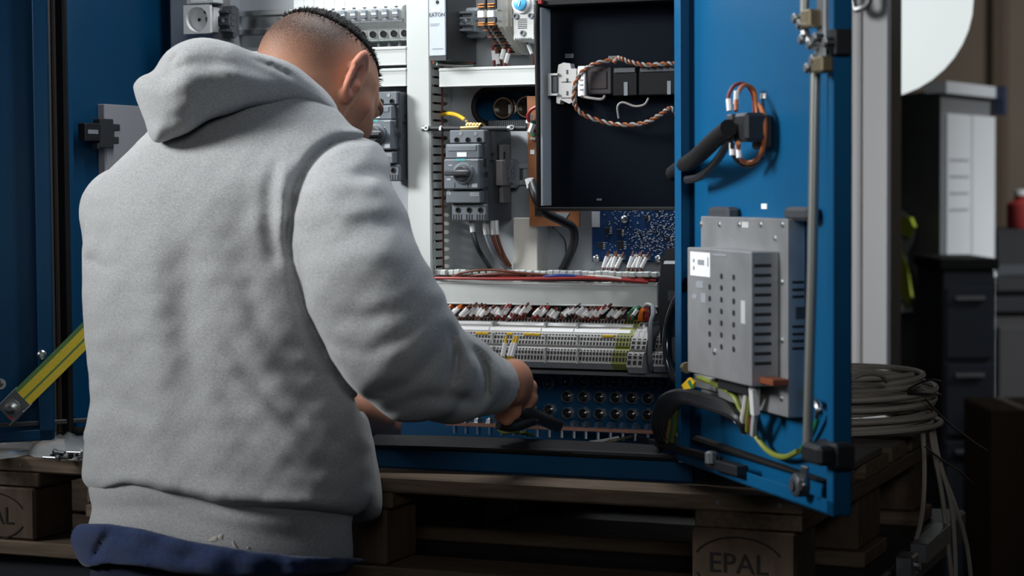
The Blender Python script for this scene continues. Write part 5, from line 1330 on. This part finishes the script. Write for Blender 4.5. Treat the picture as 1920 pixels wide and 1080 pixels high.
# cuff cut
cu0, cu1 = C3(885, 717, 2.645), C3(918, 721, 2.70)
cd = (cu1-cu0)/np.linalg.norm(cu1-cu0)
F = smax(F, (G.a-cu1[0])*cd[0]+(G.b-cu1[1])*cd[1]+(G.c-cu1[2])*cd[2]-.004, .004)
V, Q = surf_nets(F, G.lo, G.h)
hd = to_mesh('hoodie', V, Q, hoodie_m, man, 2)
tag(hd, 'heather grey hooded sweatshirt')
# rib cuff
G = Grid((-.08, .06, 2.60), (.05, .24, 2.82), .0032)
cf = capsule(G, C3(880, 717, 2.64), C3(920, 721, 2.705), .0455, .0390)
cf = smax(cf, (G.a-cu1[0])*cd[0]+(G.b-cu1[1])*cd[1]+(G.c-cu1[2])*cd[2]-.010, .003)
cf = cf+.0008*np.sin(np.arctan2(G.b-cu1[1], G.c-cu1[2]+0*G.a)*34)
V, Q = surf_nets(cf, G.lo, G.h); to_mesh('cuff', V, Q, hoodie_m, hd, 1)
# waist band
G = Grid((-.60, .20, 2.36), (-.16, .385, 2.90), .0042)
T, cz = torso(G, grow=-9); T = T+.004
bn = Map2().noise(.002, 160, 5); bn.crease([(300, 950), (420, 975), (560, 985)], -.004, 16); bn.crease([(170, 960), (300, 955), (420, 985), (600, 1010)], .003, 14)
Fb = smax(T+bn.at(G), (G.py-lerp(BAND, G.px))*(2.6/FPX), .010); Fb = smax(Fb, (lerp(OVER, G.px)-22-G.py)*(2.6/FPX), .01)
V, Q = surf_nets(Fb, G.lo, G.h); wband = to_mesh('waist_band', V, Q, band_m, hd, 1)
spot = M('plaster_stain', (.46, .42, .38), .9)
# stains on the band
bpy.context.view_layer.update()
for (x, y, r1, r2, an) in ((400, 1011, 9, 4.5, -.35), (413, 1006, 5, 5, 0), (439, 1022, 3.0, 9, -.45), (465, 1027, 2.2, 2.2, 0)):
    mb = MB(); ring = []
    for i in range(12):
        a = 2*math.pi*i/12; k = 1+.25*math.sin(3*a+x); u_, v_ = r1*k*math.cos(a), r2*k*math.sin(a)
        dx, dy = u_*math.cos(an)-v_*math.sin(an), u_*math.sin(an)+v_*math.cos(an)
        ok, hp_, hn_, _ = wband.ray_cast(CC-wloc(wband), ray(x+dx, y+dy).normalized())
        ring.append((hp_+wloc(wband)) if ok else atd(x+dx, y+dy, 2.45))
    c_ = sum(ring, Vector())/12; n_ = -ray(x, y).normalized()
    mb.add([p+n_*.0006 for p in ring]+[c_+n_*.0022], [(i, (i+1) % 12, 12) for i in range(12)]); mb.build('plaster_stain', spot, wband, smooth=True)
# ---- hood
G = Grid((-.53, -.335, 2.48), (-.205, -.165, 2.80), .0036)
hp = poly_map([(252, 160), (262, 145), (285, 132), (305, 103), (335, 80), (385, 70), (425, 78), (460, 92), (510, 106), (560, 130), (600, 162), (626, 192), (636, 222), (612, 212), (575, 199), (530, 193), (480, 198), (425, 213), (370, 238), (325, 258), (295, 266), (276, 252), (264, 215)])
s_ = pm_at(hp, G)*(2.60/FPX)
hz = lerp([(240, 2.640), (350, 2.618), (450, 2.626), (560, 2.66), (640, 2.69)], G.px)
Rr_ = .036; Tt = lerp([(240, .045), (330, .062), (480, .056), (640, .038)], G.px)
H = np.sqrt(np.maximum(s_+Rr_, 0)**2+((G.c-hz)*Rr_/Tt)**2)-Rr_
hm = Map2().noise(.0022, 90, 9)
hm.crease([(268, 150), (300, 150), (335, 128), (365, 118)], .006, 8)
hm.crease([(318, 128), (322, 112), (334, 98)], .006, 4)
hm.crease([(300, 175), (360, 150), (430, 140), (500, 150)], -.008, 20)
hm.crease([(380, 115), (440, 122), (500, 140), (545, 160)], .005, 12)
hm.crease([(480, 104), (530, 120), (562, 138), (600, 170), (624, 200)], -.004, 9)
hm.crease([(475, 112), (520, 128), (550, 146)], .006, 5)
hm.crease([(380, 190), (450, 172), (540, 168), (600, 190)], .005, 14)
hm.crease([(290, 230), (340, 215), (400, 195)], .004, 14)
H = H+hm.at(G)*.8
V, Q = surf_nets(H, G.lo, G.h); to_mesh('hood', V, Q, hoodie_m, hd, 2)
# ---- shirt hem and trousers
G = Grid((-.62, .28, 2.34), (-.14, .42, 2.94), .0046)
T, cz = torso(G, grow=7)
sm = Map2().noise(.0035, 70, 4); sm.crease([(205, 996), (190, 1020), (175, 1050)], .006, 7); sm.crease([(230, 1005), (300, 1030), (360, 1050)], .005, 9); sm.crease([(170, 1060), (260, 1060), (420, 1068)], -.006, 10)
SH = [(140, 1052), (165, 1066), (200, 1058), (260, 1062), (330, 1076), (420, 1085), (560, 1080), (680, 1072)]
Fs = smax(T+sm.at(G), (G.py-lerp(SH, G.px))*(2.6/FPX), .008); Fs = smax(Fs, (lerp(BAND, G.px)-14-G.py)*(2.6/FPX), .006)
V, Q = surf_nets(Fs, G.lo, G.h); tag(to_mesh('shirt_hem', V, Q, navy, man, 1), 'crumpled navy shirt hem below the waist band')
# trousers, legs and shoes (below the frame, standing on the floor)
hip = atd(408, 1040, 2.625); fw = (Vector((CR.x, CR.y, 0))*math.sin(TY)+Vector((CF.x, CF.y, 0))*math.cos(TY)).normalized(); rt = Vector((fw.y, -fw.x, 0))
def wc(p): v = np.array(p)-bCC; return np.array((v@bCR, v@bCD, v@bCF))
G = Grid((-.75, .28, 2.0), (.0, 1.62, 3.05), .011)
legs = None; feet = []
for sg in (-1, 1):
    h0 = hip+rt*(.085*sg)+Vector((0, 0, -.06)); kn = hip+rt*(.10*sg)+fw*.03; kn.z = .50; an = hip+rt*(.115*sg)-fw*.02; an.z = .075
    ch = chain(G, [(wc(h0), .088), (wc(kn), .068), (wc(an), .056)], .03); feet.append(an)
    legs = ch if legs is None else smin(legs, ch, .03)
pel = capsule(G, wc(hip+rt*-.07), wc(hip+rt*.07), .098, .098); legs = smin(legs, pel, .06)
V, Q = surf_nets(legs, G.lo, G.h); to_mesh('trousers', V, Q, navy_d, man, 2)
for an in feet:
    mb = MB()
    pr = [(-.085, .0, .036), (-.07, .0, .042), (.02, .0, .044), (.11, .0, .05), (.16, .0, .046), (.185, 0, .03)]
    for (s0, _, w0), (s1, _, w1) in zip(pr, pr[1:]):
        hh = lambda s: .085 if s < .03 else .085-.045*(s-.03)/.155
        vs = [Vector((an.x, an.y, 0))+fw*s+rt*x+Vector((0, 0, z)) for s, w_ in ((s0, w0), (s1, w1)) for x, z in ((-w_, .001), (w_, .001), (w_*.8, hh(s)), (-w_*.8, hh(s)))]
        mb.add(vs, [(0, 1, 5, 4), (1, 2, 6, 5), (2, 3, 7, 6), (3, 0, 4, 7), (0, 3, 2, 1), (4, 5, 6, 7)])
    mb.build('shoe', blk, man)
# ---- head
HY, HP = math.radians(40), math.radians(36)
fh_ = np.array((math.sin(HY), 0, math.cos(HY)))
hf = fh_*math.cos(HP)+np.array((0, 1, 0))*math.sin(HP); hu = np.array((0, -1, 0))*math.cos(HP)+fh_*math.sin(HP); hr = np.array((math.cos(HY), 0, -math.sin(HY)))
HO = C3(594, 160, 2.775)
class LG:                                   # grid seen in head coordinates (x right, y facing, z up)
    def __init__(s, G):
        da, db, dc = G.a-HO[0], G.b-HO[1], G.c-HO[2]
        s.a = da*hr[0]+db*hr[1]+dc*hr[2]; s.b = da*hf[0]+db*hf[1]+dc*hf[2]; s.c = da*hu[0]+db*hu[1]+dc*hu[2]
def ell(L, c, r):
    k = np.sqrt(((L.a-c[0])/r[0])**2+((L.b-c[1])/r[1])**2+((L.c-c[2])/r[2])**2); return (k-1)*min(r)
A_ = np.array
def head_field(G):
    L = LG(G)
    skull = ell(L, (0, -.006, .012), (.0745, .093, .079))
    F = smin(skull, ell(L, (0, .030, -.045), (.060, .062, .072)), .035)
    F = smin(F, capsule(L, A_((-.04, .03, -.07)), A_((0, .075, -.098)), .020, .020), .03); F = smin(F, capsule(L, A_((.04, .03, -.07)), A_((0, .075, -.098)), .020, .020), .03)
    F = smin(F, capsule(L, A_((-.032, .080, .022)), A_((.032, .080, .022)), .012, .012), .015)
    F = smin(F, capsule(L, A_((0, .090, .006)), A_((0, .112, -.030)), .008, .013), .010)
    F = smin(F, capsule(L, A_((-.018, .086, -.062)), A_((.018, .086, -.062)), .009, .009), .010)
    for sg in (-1, 1):
        F = smax(F, -(np.sqrt((L.a-sg*.031)**2+(L.b-.099)**2+(L.c-.004)**2)-.013), .012)
        F = smin(F, capsule(L, A_((sg*.058, .035, -.018)), A_((sg*.048, .060, -.028)), .016, .014), .02)
    neck = chain(G, [(C3(598, 185, 2.775), .054), (C3(560, 235, 2.75), .058), (C3(500, 300, 2.73), .068)], .02)
    F = smin(F, neck, .03)
    ear = None
    for sg in (1, -1):
        e = A_((sg*.50, -.866, 0)); z_ = A_((0, -.10, 1.0)); n_ = A_((sg*.866, .50, 0)); o_ = A_((sg*.069, .000, .0))
        u = (L.a-o_[0])*e[0]+(L.b-o_[1])*e[1]; v = (L.c-o_[2])-.10*-(L.b-o_[1])*1.0; w_ = (L.a-o_[0])*n_[0]+(L.b-o_[1])*n_[1]
        eu, ev = .0215, .033
        q = np.sqrt(((u-.013)/np.where(v > 0, eu, eu*.80))**2+((v-.0)/ev)**2)
        rim = np.sqrt(((q-1)*.021)**2+(w_-.004)**2)-.0042
        disc = np.maximum(np.abs(w_-.001+.004*(q < .55))-.0028, (q-1)*.021)
        inner = np.sqrt(((q-.60)*.021)**2+(w_-.004)**2)-.0030
        one = smin(smin(rim, disc, .004), np.where(v > -.012, inner, 1), .004)
        one = smin(one, np.sqrt((u-.009)**2+((v+.030)*.8)**2+(w_-.002)**2)-.0080, .006)
        one = smin(one, np.sqrt((u-.002)**2+((v+.006)*.8)**2+(w_-.006)**2)-.0055, .004)
        ear = one if ear is None else np.minimum(ear, one)
    return smin(F, ear, .005)
def skin_mat():
    ma = bpy.data.materials.new('skin'); ma.use_nodes = True; nt = ma.node_tree; b = nt.nodes['Principled BSDF']
    b.inputs['Roughness'].default_value = .62; b.inputs['Specular IOR Level'].default_value = .3; b.inputs['Subsurface Weight'].default_value = .12; b.inputs['Subsurface Radius'].default_value = (.012, .004, .002); b.inputs['Subsurface Scale'].default_value = .4
    at = nt.nodes.new('ShaderNodeAttribute'); at.attribute_name = 'tint'
    tc = nt.nodes.new('ShaderNodeTexCoord'); nz = nt.nodes.new('ShaderNodeTexNoise'); nz.inputs['Scale'].default_value = 800; nz.inputs['Detail'].default_value = 2
    nt.links.new(tc.outputs['Object'], nz.inputs['Vector'])
    sep = nt.nodes.new('ShaderNodeSeparateColor'); nt.links.new(at.outputs['Color'], sep.inputs[0])
    mr = nt.nodes.new('ShaderNodeMapRange'); mr.inputs['From Min'].default_value = .35; mr.inputs['From Max'].default_value = .65; mr.inputs['To Min'].default_value = .70; mr.inputs['To Max'].default_value = 1.15
    nt.links.new(nz.outputs['Fac'], mr.inputs['Value'])
    mu = nt.nodes.new('ShaderNodeMath'); mu.operation = 'MULTIPLY'; mu.use_clamp = True; nt.links.new(sep.outputs[0], mu.inputs[0]); nt.links.new(mr.outputs[0], mu.inputs[1])
    m1 = nt.nodes.new('ShaderNodeMix'); m1.data_type = 'RGBA'; m1.inputs['A'].default_value = (.46, .235, .145, 1); m1.inputs['B'].default_value = (.48, .17, .11, 1)
    nt.links.new(sep.outputs[1], m1.inputs['Factor'])
    m2_ = nt.nodes.new('ShaderNodeMix'); m2_.data_type = 'RGBA'; m2_.inputs['B'].default_value = (.014, .010, .009, 1)
    nt.links.new(m1.outputs['Result'], m2_.inputs['A']); nt.links.new(mu.outputs[0], m2_.inputs['Factor'])
    nt.links.new(m2_.outputs['Result'], b.inputs['Base Color'])
    nt2 = nt.nodes.new('ShaderNodeBump'); nt2.inputs['Strength'].default_value = .12; nt2.inputs['Distance'].default_value = .001
    nt.links.new(nz.outputs['Fac'], nt2.inputs['Height']); nt.links.new(nt2.outputs[0], b.inputs['Normal'])
    return ma
skin = skin_mat()
def head_tint(V):
    d = V-HO; x, y, z = d@hr, d@hf, d@hu
    zz = z+.10*np.clip(-y, 0, .1)*0
    line = np.interp(y, [-.11, -.06, -.02, .03, .07], [-.055, -.040, .010, .024, .040])      # lower edge of the cropped hair
    t = np.clip((zz-line)/.070, 0, 1)**.95*np.where(np.abs(x) > .077, 0, 1)
    t = np.where((y > .062) & (zz < .055), 0, t)
    beard = np.clip((y-.012)/.03, 0, 1)*np.clip((-.030-z)/.03, 0, 1)*.62
    sideb = np.where((y > .012) & (y < .04) & (z < .03) & (z > -.05), .35, 0)
    t = np.maximum(t*.97, np.maximum(beard, sideb))
    brow = np.where((y > .07) & (np.abs(np.abs(x)-.032) < .018) & (np.abs(z-.022) < .006), .9, 0); t = np.maximum(t, brow)
    g = np.where(np.abs(x) > .076, .75, .15); g = np.where((y > .085) & (np.abs(z+.062) < .009), .8, g)
    return np.stack([t, g, 0*t, 0*t+1], 1)
G = Grid((-.39, -.40, 2.62), (-.13, -.12, 2.93), .0026)
V, Q = surf_nets(head_field(G), G.lo, G.h)
tint = head_tint(V)
parts = [(V, Q, tint)]
# ---- right hand with fingers closed on the tool, left hand
G = Grid((-.045, .075, 2.66), (.045, .205, 2.90), .0022)
W_ = C3(918, 718, 2.69)
Hn = chain(G, [(W_, .027), (C3(962, 715, 2.765), .026)], .01)
kn = [(966, 692), (972, 712), (974, 732), (970, 750)]
palm = None
for (x, y) in kn:
    c_ = capsule(G, C3(957, y*.5+716*.5, 2.735), C3(x, y, 2.785), .016, .0125); palm = c_ if palm is None else smin(palm, c_, .012)
Hn = smin(Hn, palm, .015)
for k, (x, y) in enumerate(kn):
    lx = (0, 4, 3, -4)[k]
    fin = chain(G, [(C3(x, y, 2.785), .0108), (C3(x+17+lx, y+14, 2.80), .0098), (C3(x+12+lx, y+32, 2.825), .0088), (C3(x-6+lx, y+35, 2.828), .0078)], .005)
    Hn = smin(Hn, fin, .004)
pk = chain(G, [(C3(962, 752, 2.762), .0100), (C3(964, 772, 2.768), .0090), (C3(950, 785, 2.765), .0084), (C3(936, 779, 2.758), .0074)], .005); Hn = smin(Hn, pk, .004)
th_ = chain(G, [(C3(945, 735, 2.735), .014), (C3(938, 757, 2.748), .0105), (C3(948, 768, 2.758), .0092), (C3(962, 770, 2.766), .0080)], .006); Hn = smin(Hn, th_, .006)
V, Q = surf_nets(Hn, G.lo, G.h); parts.append((V, Q, np.tile([[0, .35, 0, 1]], (len(V), 1))))
G = Grid((-.26, .10, 2.80), (-.125, .235, 3.02), .0026)
Lh = chain(G, [(C3(672, 772, 2.885), .028), (C3(706, 784, 2.91), .027)], .01)
for k, (x, y) in enumerate(((716, 770), (722, 784), (722, 797), (716, 808))):
    Lh = smin(Lh, chain(G, [(C3(700, 784, 2.90), .016), (C3(x, y, 2.93), .0115), (C3(x+16, y+6, 2.95), .0098), (C3(x+17, y+18, 2.968), .0088), (C3(x+2, y+22, 2.972), .0078)], .005), .005)
Lh = smin(Lh, chain(G, [(C3(698, 772, 2.90), .014), (C3(716, 762, 2.93), .0105), (C3(732, 768, 2.95), .0085)], .005), .006)
V, Q = surf_nets(Lh, G.lo, G.h); parts.append((V, Q, np.tile([[0, .35, 0, 1]], (len(V), 1))))
off = 0; Vs, Qs, Ts = [], [], []
for V, Q, t_ in parts: Vs.append(V); Qs.append(Q+off); Ts.append(t_); off += len(V)
def core(path, ia, ib, r=.034):
    global off
    pts = [np.array(v) for v in spline([tuple(p) for p in path], 6)]; n = 10; ring = []
    u = None; V = []; Q = []
    for i, p in enumerate(pts):
        t_ = pts[min(i+1, len(pts)-1)]-pts[max(i-1, 0)]; t_ = t_/np.linalg.norm(t_)
        if u is None: u = np.cross(t_, (.3, .5, .8))
        u = u-t_*(u@t_); u = u/np.linalg.norm(u); w_ = np.cross(t_, u)
        for k in range(n): V.append(p+r*(u*math.cos(2*math.pi*k/n)+w_*math.sin(2*math.pi*k/n)))
    V = np.array(V); m_ = len(pts)
    for j in range(m_-1):
        for k in range(n): Q.append((off+j*n+k, off+j*n+(k+1) % n, off+(j+1)*n+(k+1) % n, off+(j+1)*n+k))
    Q.append((ia, off, off+1, off+2)); Q.append((ib, off+(m_-1)*n, off+(m_-1)*n+1, off+(m_-1)*n+2))
    Vs.append(V); Qs.append(np.array(Q)); Ts.append(np.tile([[0, .2, 0, 1]], (len(V), 1))); off += len(V)
AV = np.concatenate(Vs); near = lambda p, lo, hi: lo+int(np.argmin(((AV[lo:hi]-p)**2).sum(1)))
n0, n1 = len(Vs[0]), len(Vs[0])+len(Vs[1]); n2 = len(AV)
core([C3(540, 290, 2.735), C3(640, 330, 2.65), C3(690, 545, 2.48), C3(726, 628, 2.47), C3(845, 712, 2.585), C3(905, 718, 2.66)], near(C3(520, 275, 2.735), 0, n0), near(C3(930, 716, 2.69), n0, n1), .027)
core([C3(480, 290, 2.735), C3(250, 400, 2.80), C3(255, 560, 2.89), C3(430, 690, 2.87), C3(655, 768, 2.88)], near(C3(500, 275, 2.735), 0, n0), near(C3(672, 772, 2.885), n1, n2), .027)
bd = to_mesh('body', np.concatenate(Vs), np.concatenate(Qs), skin, man, 1, np.concatenate(Ts))
# hair cap with short strands
hairm = M('black_hair', (.005, .004, .004), .7, spec=.15)
G = Grid((-.38, -.40, 2.64), (-.14, -.17, 2.93), .0030)
L = LG(G)
sk = ell(L, (0, -.006, .012), (.0745+.003, .093+.004, .079+.0045))
bound = (np.interp(L.b, [-.11, -.06, 0, .05, .1], [.052, .054, .057, .054, .046]).astype(f32)-L.c)
hc = smax(sk+.0012*np.sin(L.a*900)*np.sin(L.b*800)*np.sin(L.c*850), bound, .012)
V, Q = surf_nets(hc, G.lo, G.h)
hair = to_mesh('hair', V, Q, hairm, man, 1)
tag(hair, 'short black cropped hair')
rg = np.random.RandomState(3); mb = MB(); vs = []; fs = []
for _ in range(5200):
    u = rg.normal(size=3); u /= np.linalg.norm(u)
    p = np.array((0, -.006, .012))+u*np.array((.0775, .097, .0832))
    if p[2] < np.interp(p[1], [-.11, -.06, 0, .05, .1], [.042, .046, .050, .048, .040])+rg.uniform(0, .012): continue
    nrm = u/np.array((.0775, .097, .0832)); nrm /= np.linalg.norm(nrm)
    dirn = nrm+np.array((0, .45, 0))+rg.normal(size=3)*.25; dirn /= np.linalg.norm(dirn)
    ln = rg.uniform(.002, .0055); s1 = np.cross(dirn, rg.normal(size=3)); s1 /= np.linalg.norm(s1); s2 = np.cross(dirn, s1)
    b0 = p-dirn*.003; i0 = len(vs)
    for q in (b0+s1*.0008, b0-s1*.0004+s2*.0007, b0-s1*.0004-s2*.0007, p+dirn*ln):
        c_ = HO+q[0]*hr+q[1]*hf+q[2]*hu; vs.append(tuple(bCC+c_[0]*bCR+c_[1]*bCD+c_[2]*bCF))
    fs += [(i0, i0+1, i0+3), (i0+1, i0+2, i0+3), (i0+2, i0, i0+3), (i0, i0+2, i0+1)]
mb.v = vs; mb.f = fs; mb.mi = [0]*len(fs)
tag(mb.build('hair_strands', hairm, hair, recalc=False), kind='stuff')
for sg in (-1, 1):
    c_ = HO+sg*.030*hr+.0745*hf+.004*hu; p = Vector(bCC+c_[0]*bCR+c_[1]*bCD+c_[2]*bCF)
    MB().lathe(p-Vector((0, 0, .012)), (0, 0, 1), [(.001, 0), (.0085, .0035), (.012, .012), (.0085, .0205), (.001, .024)], 14).build('eye', white, man, smooth=True)
# tool in the right hand
tl = thing('hand_tool', 'black handled crimping tool held in the man\'s right hand', 'tool', atd(1000, 780, 2.80))
MB().tube(spline([atd(962, 768, 2.79), atd(985, 772, 2.795), atd(1015, 785, 2.81), atd(1047, 799, 2.83)], 6), [.009, .0095]*12+[.0085], 10).build('upper_handle', blk, tl, smooth=True)
MB().tube(spline([atd(935, 795, 2.775), atd(958, 800, 2.785), atd(985, 793, 2.795), atd(1005, 786, 2.805)], 6), .0075, 10).build('lower_handle', blk, tl, smooth=True)
MB().tube([atd(1004, 784, 2.806), atd(988, 776, 2.80)], .0105, 10).build('joint', dgrey, tl, smooth=True)
# ================================================================== far background of the hall
def far(px, py, d): return atd(px, py, d)
def ground(px, d):
    p = atd(px, 350, d); return Vector((p.x, p.y, 0))
def zof(py, d): return atd(1750, py, d).z
# tall locker: dark side, pale front
c0 = ground(1763, 6.2); l0 = ground(1652, 6.7); r0 = ground(1857, 6.6); zt1 = zof(112, 6.2)
lk = thing('locker', 'tall metal locker with pale glossy front and dark side wall', 'locker', c0)
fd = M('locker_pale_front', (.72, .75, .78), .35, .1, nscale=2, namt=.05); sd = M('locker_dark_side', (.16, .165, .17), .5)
bk = l0+(r0-c0)
dl = (l0-c0); dr = (r0-c0); up = Vector((0, 0, 1))
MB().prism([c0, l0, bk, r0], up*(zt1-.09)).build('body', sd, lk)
nrm = Vector((dr.y, -dr.x, 0)).normalized()
for k, (f0, f1) in enumerate(((.02, .49), (.51, .98))):
    MB().prism([c0+dr*f0, c0+dr*f1, c0+dr*f1+nrm*.018, c0+dr*f0+nrm*.018], up*(zt1-.16)).build('locker_door', fd, lk)
MB().prism([c0-dr*.01+nrm*.02, r0+dr*.01+nrm*.02, r0-nrm*.05, c0-nrm*.05], up*.035).build('top_strip', fd, lk).location.z = zt1-.10
for k in range(4):
    p = c0+dr*.25+nrm*.019+up*(zof(300, 6.3)-.05*k); MB().obox(p, dr*.18, nrm*.001, up*.004, 0).build('vent_slot', M('vent_grey', (.4, .42, .44), .5), lk)
p = r0+nrm*.03+up*zof(188, 6.5); MB().obox(p, dr.normalized()*.012, nrm*.02, up*.045, .003).build('latch', M('latch_blue', (.02, .03, .07), .4), lk)
# globe lamp
gp = far(1638, 2, 5.0)
gl = thing('globe_lamp', 'large white glowing globe lamp hanging from the ceiling', 'lamp', gp)
prof = [(.235*math.sin(math.pi*i/20)+.0005, -.235*math.cos(math.pi*i/20)) for i in range(21)]
MB().lathe(gp, (0, 0, 1), prof, 36).build('globe', M('lamp_glass', (.88, .95, .95), .4, emis=1.0), gl, smooth=True)
MB().cyl(gp+Vector((0, 0, .225)), gp+Vector((0, 0, .30)), .05, .04).build('lamp_cap', dsteel, gl)
MB().cyl(gp+Vector((0, 0, .30)), Vector((gp.x, gp.y, 5.999)), .008, n=8).build('cord', blk, gl)
# trolley added for the dark reflection low on the locker front
t0 = ground(1768, 5.6); t1 = ground(1866, 5.6)
tv = (t1-t0).normalized(); tn = Vector((-tv.y, tv.x, 0))
tt = thing('added_trolley', 'dark blue-grey trolley added for the dark reflection on the pale locker front', 'trolley', t0)
tm_ = M('trolley_blue_grey', (.030, .036, .05), .4); hh = zof(486, 5.6)
def tb_(a, b, d0, d1, z0, z1, nm, mt, c=.004):
    o = t0+tv*((a+b)/2)+tn*((d0+d1)/2)+up*((z0+z1)/2); MB().obox(o, tv*((b-a)/2), tn*((d1-d0)/2), up*((z1-z0)/2), c).build(nm, mt, tt)
wd_ = (t1-t0).length
tb_(0, wd_, 0, .35, .10, hh-.03, 'body', tm_); tb_(-.01, wd_+.01, -.01, .36, hh-.03, hh, 'top', rubber)
for k in range(5): tb_(.008, wd_-.008, -.012, 0, .14+k*(hh-.2)/5, .14+(k+.92)*(hh-.2)/5, 'drawer', tm_, .003)
for k in range(5): tb_(.03, wd_-.03, -.026, -.012, .14+(k+.75)*(hh-.2)/5, .14+(k+.81)*(hh-.2)/5, 'drawer_handle', dsteel, .002)
for a in (.02, wd_-.02):
    for d in (.04, .31):
        p = t0+tv*a+tn*d; MB().lathe(p+up*.05-tv*.012, tv, [(.02, 0), (.05, .002), (.05, .022), (.02, .024)], 14).build('wheel', rubber, tt)
# safety vest hanging on the locker side
vm = M('hi_vis_yellow', (.42, .50, .04), .7); vw = M('reflective_tape', (.45, .46, .46), .5)
vn = Vector((-dl.y, dl.x, 0)).normalized()
if vn.dot(CC-c0) < 0: vn = -vn
def VP(x, y, o): 
    return onPlane(x, y, c0+vn*o, vn)
hv = thing('safety_vest', 'yellow safety vest with reflective tape hanging on the locker side', 'vest', VP(1690, 620, .03))
MB().prism([VP(x, y, .01) for x, y in [(1640, 380), (1672, 362), (1682, 385), (1700, 400), (1718, 425), (1712, 455), (1700, 480), (1710, 540), (1716, 560), (1708, 570), (1712, 585), (1660, 590), (1640, 560)]], vn*.05).build('vest_body', vw, hv)
MB().prism([VP(x, y, .062) for x, y in [(1692, 405), (1712, 408), (1719, 425), (1708, 445), (1694, 440)]], vn*.01).build('vest_panel', vm, hv)
MB().prism([VP(x, y, .062) for x, y in [(1672, 362), (1680, 385), (1690, 470), (1704, 500), (1712, 556), (1704, 572), (1690, 545), (1678, 480), (1668, 400)]], vn*.006).build('vest_panel', vm, hv)
MB().cyl(VP(1678, 360, 0), VP(1678, 360, .07), .008, n=8).build('hook', dsteel, hv)
# dark machine bench with items, cardboard box
b0 = ground(1862, 7.0); b1 = ground(2010, 7.0); bv = (b1-b0).normalized(); bn_ = Vector((-bv.y, bv.x, 0))
bh = thing('workbench', 'black workbench with shelf standing before the tan wall', 'workbench', b0)
def bb_(a, b, d0, d1, z0, z1, nm, mt, par, c=.004):
    o = b0+bv*((a+b)/2)+bn_*((d0+d1)/2)+up*((z0+z1)/2); return MB().obox(o, bv*((b-a)/2), bn_*((d1-d0)/2), up*((z1-z0)/2), c).build(nm, mt, par)
zb1 = zof(560, 7.0)
bb_(0, .55, 0, .6, zb1-.05, zb1, 'worktop', blk, bh); bb_(0, .55, .02, .6, .0, zb1-.05, 'cabinet_body', M('bench_dark', (.028, .027, .028), .5), bh)
for k in range(3): bb_(.02, .53, -.004, .02, .10+k*.3, .36+k*.3, 'bench_drawer', M('bench_dark', (.028, .027, .028), .5), bh)
mo = thing('machine', 'black machine housing with chrome knob on the workbench', 'machine', b0+up*zb1)
bb_(.02, .5, .1, .5, zb1, zof(432, 7.0), 'housing', M('machine_black', (.02, .02, .022), .45), mo, .02)
bb_(.02, .5, .095, .10, zof(520, 7), zof(500, 7), 'panel_strip', dgrey, mo, .001)
MB().lathe(far(1856, 520, 6.95), -CF, [(.004, 0), (.022, .004), (.028, .014), (.02, .024), (.004, .028)], 16).tube([far(1856, 520, 6.95), far(1866, 523, 7.12)], .012, 8).build('chrome_knob', steel, mo, smooth=True)
p = far(1918, 402, 7.2); o = thing('red_container', 'red plastic container standing on the machine', 'container', Vector((p.x, p.y, zof(432, 7.0))))
zz = zof(432, 7.0); MB().lathe((p.x, p.y, zz), up, [(.05, 0), (.055, .01), (.055, .085), (.03, .10), (.03, .115)], 18).build('container_body', M('red_plastic', (.30, .03, .03), .5), o, smooth=True); MB().lathe((p.x, p.y, zz+.115), up, [(.033, 0), (.033, .018), (.02, .02)], 16).build('lid', white, o)
p = ground(1928, 4.9); cbm = M('cardboard_brown', (.06, .034, .018), .8)
cb = thing('cardboard_box', 'tall brown cardboard box on the floor before the workbench', 'box', p)
zt2 = zof(772, 4.9)
MB().obox(p+up*(zt2/2)+bn_*.15, bv*.085, bn_*.15, up*(zt2/2), .003).build('carton', cbm, cb)
MB().obox(p+up*(zt2+.0006)+bn_*.15, bv*.012, bn_*.15, up*.0006, 0).build('tape', M('brown_tape', (.14, .09, .05), .4), cb)
# pipes on the far wall
for x in (1868, 1880):
    q = onY(x, 300, 10.46); o = MB().cyl((q.x, 10.44, 0), (q.x, 10.44, 5.99), .035, n=12).build('wall_pipe', M('pipe_brown', (.34, .27, .21), .6)); tag(o, 'brown vertical pipe on the tan far wall', 'pipe', 'pipes on the far wall')

cr = thing('added_crate', 'brown wooden crate added behind the lift table to hide the bright wall', 'crate', (-1.2, 1.15, 0))  # invented crate, keeps the gap under the pallet dark against the white wall
for k in range(7): MB().cbox(-2.3, -.18, .93, .95, .004+k*.135, .004+k*.135+.128, .003).build('plank', wd, cr)
for x in (-2.28, -1.3, -.24): MB().cbox(x, x+.08, .905, .93, 0, .95, .003).build('batten', wd2, cr)
MB().box(-2.3, -.18, .951, 1.35, .01, .94).build('crate_body', wd2, cr)
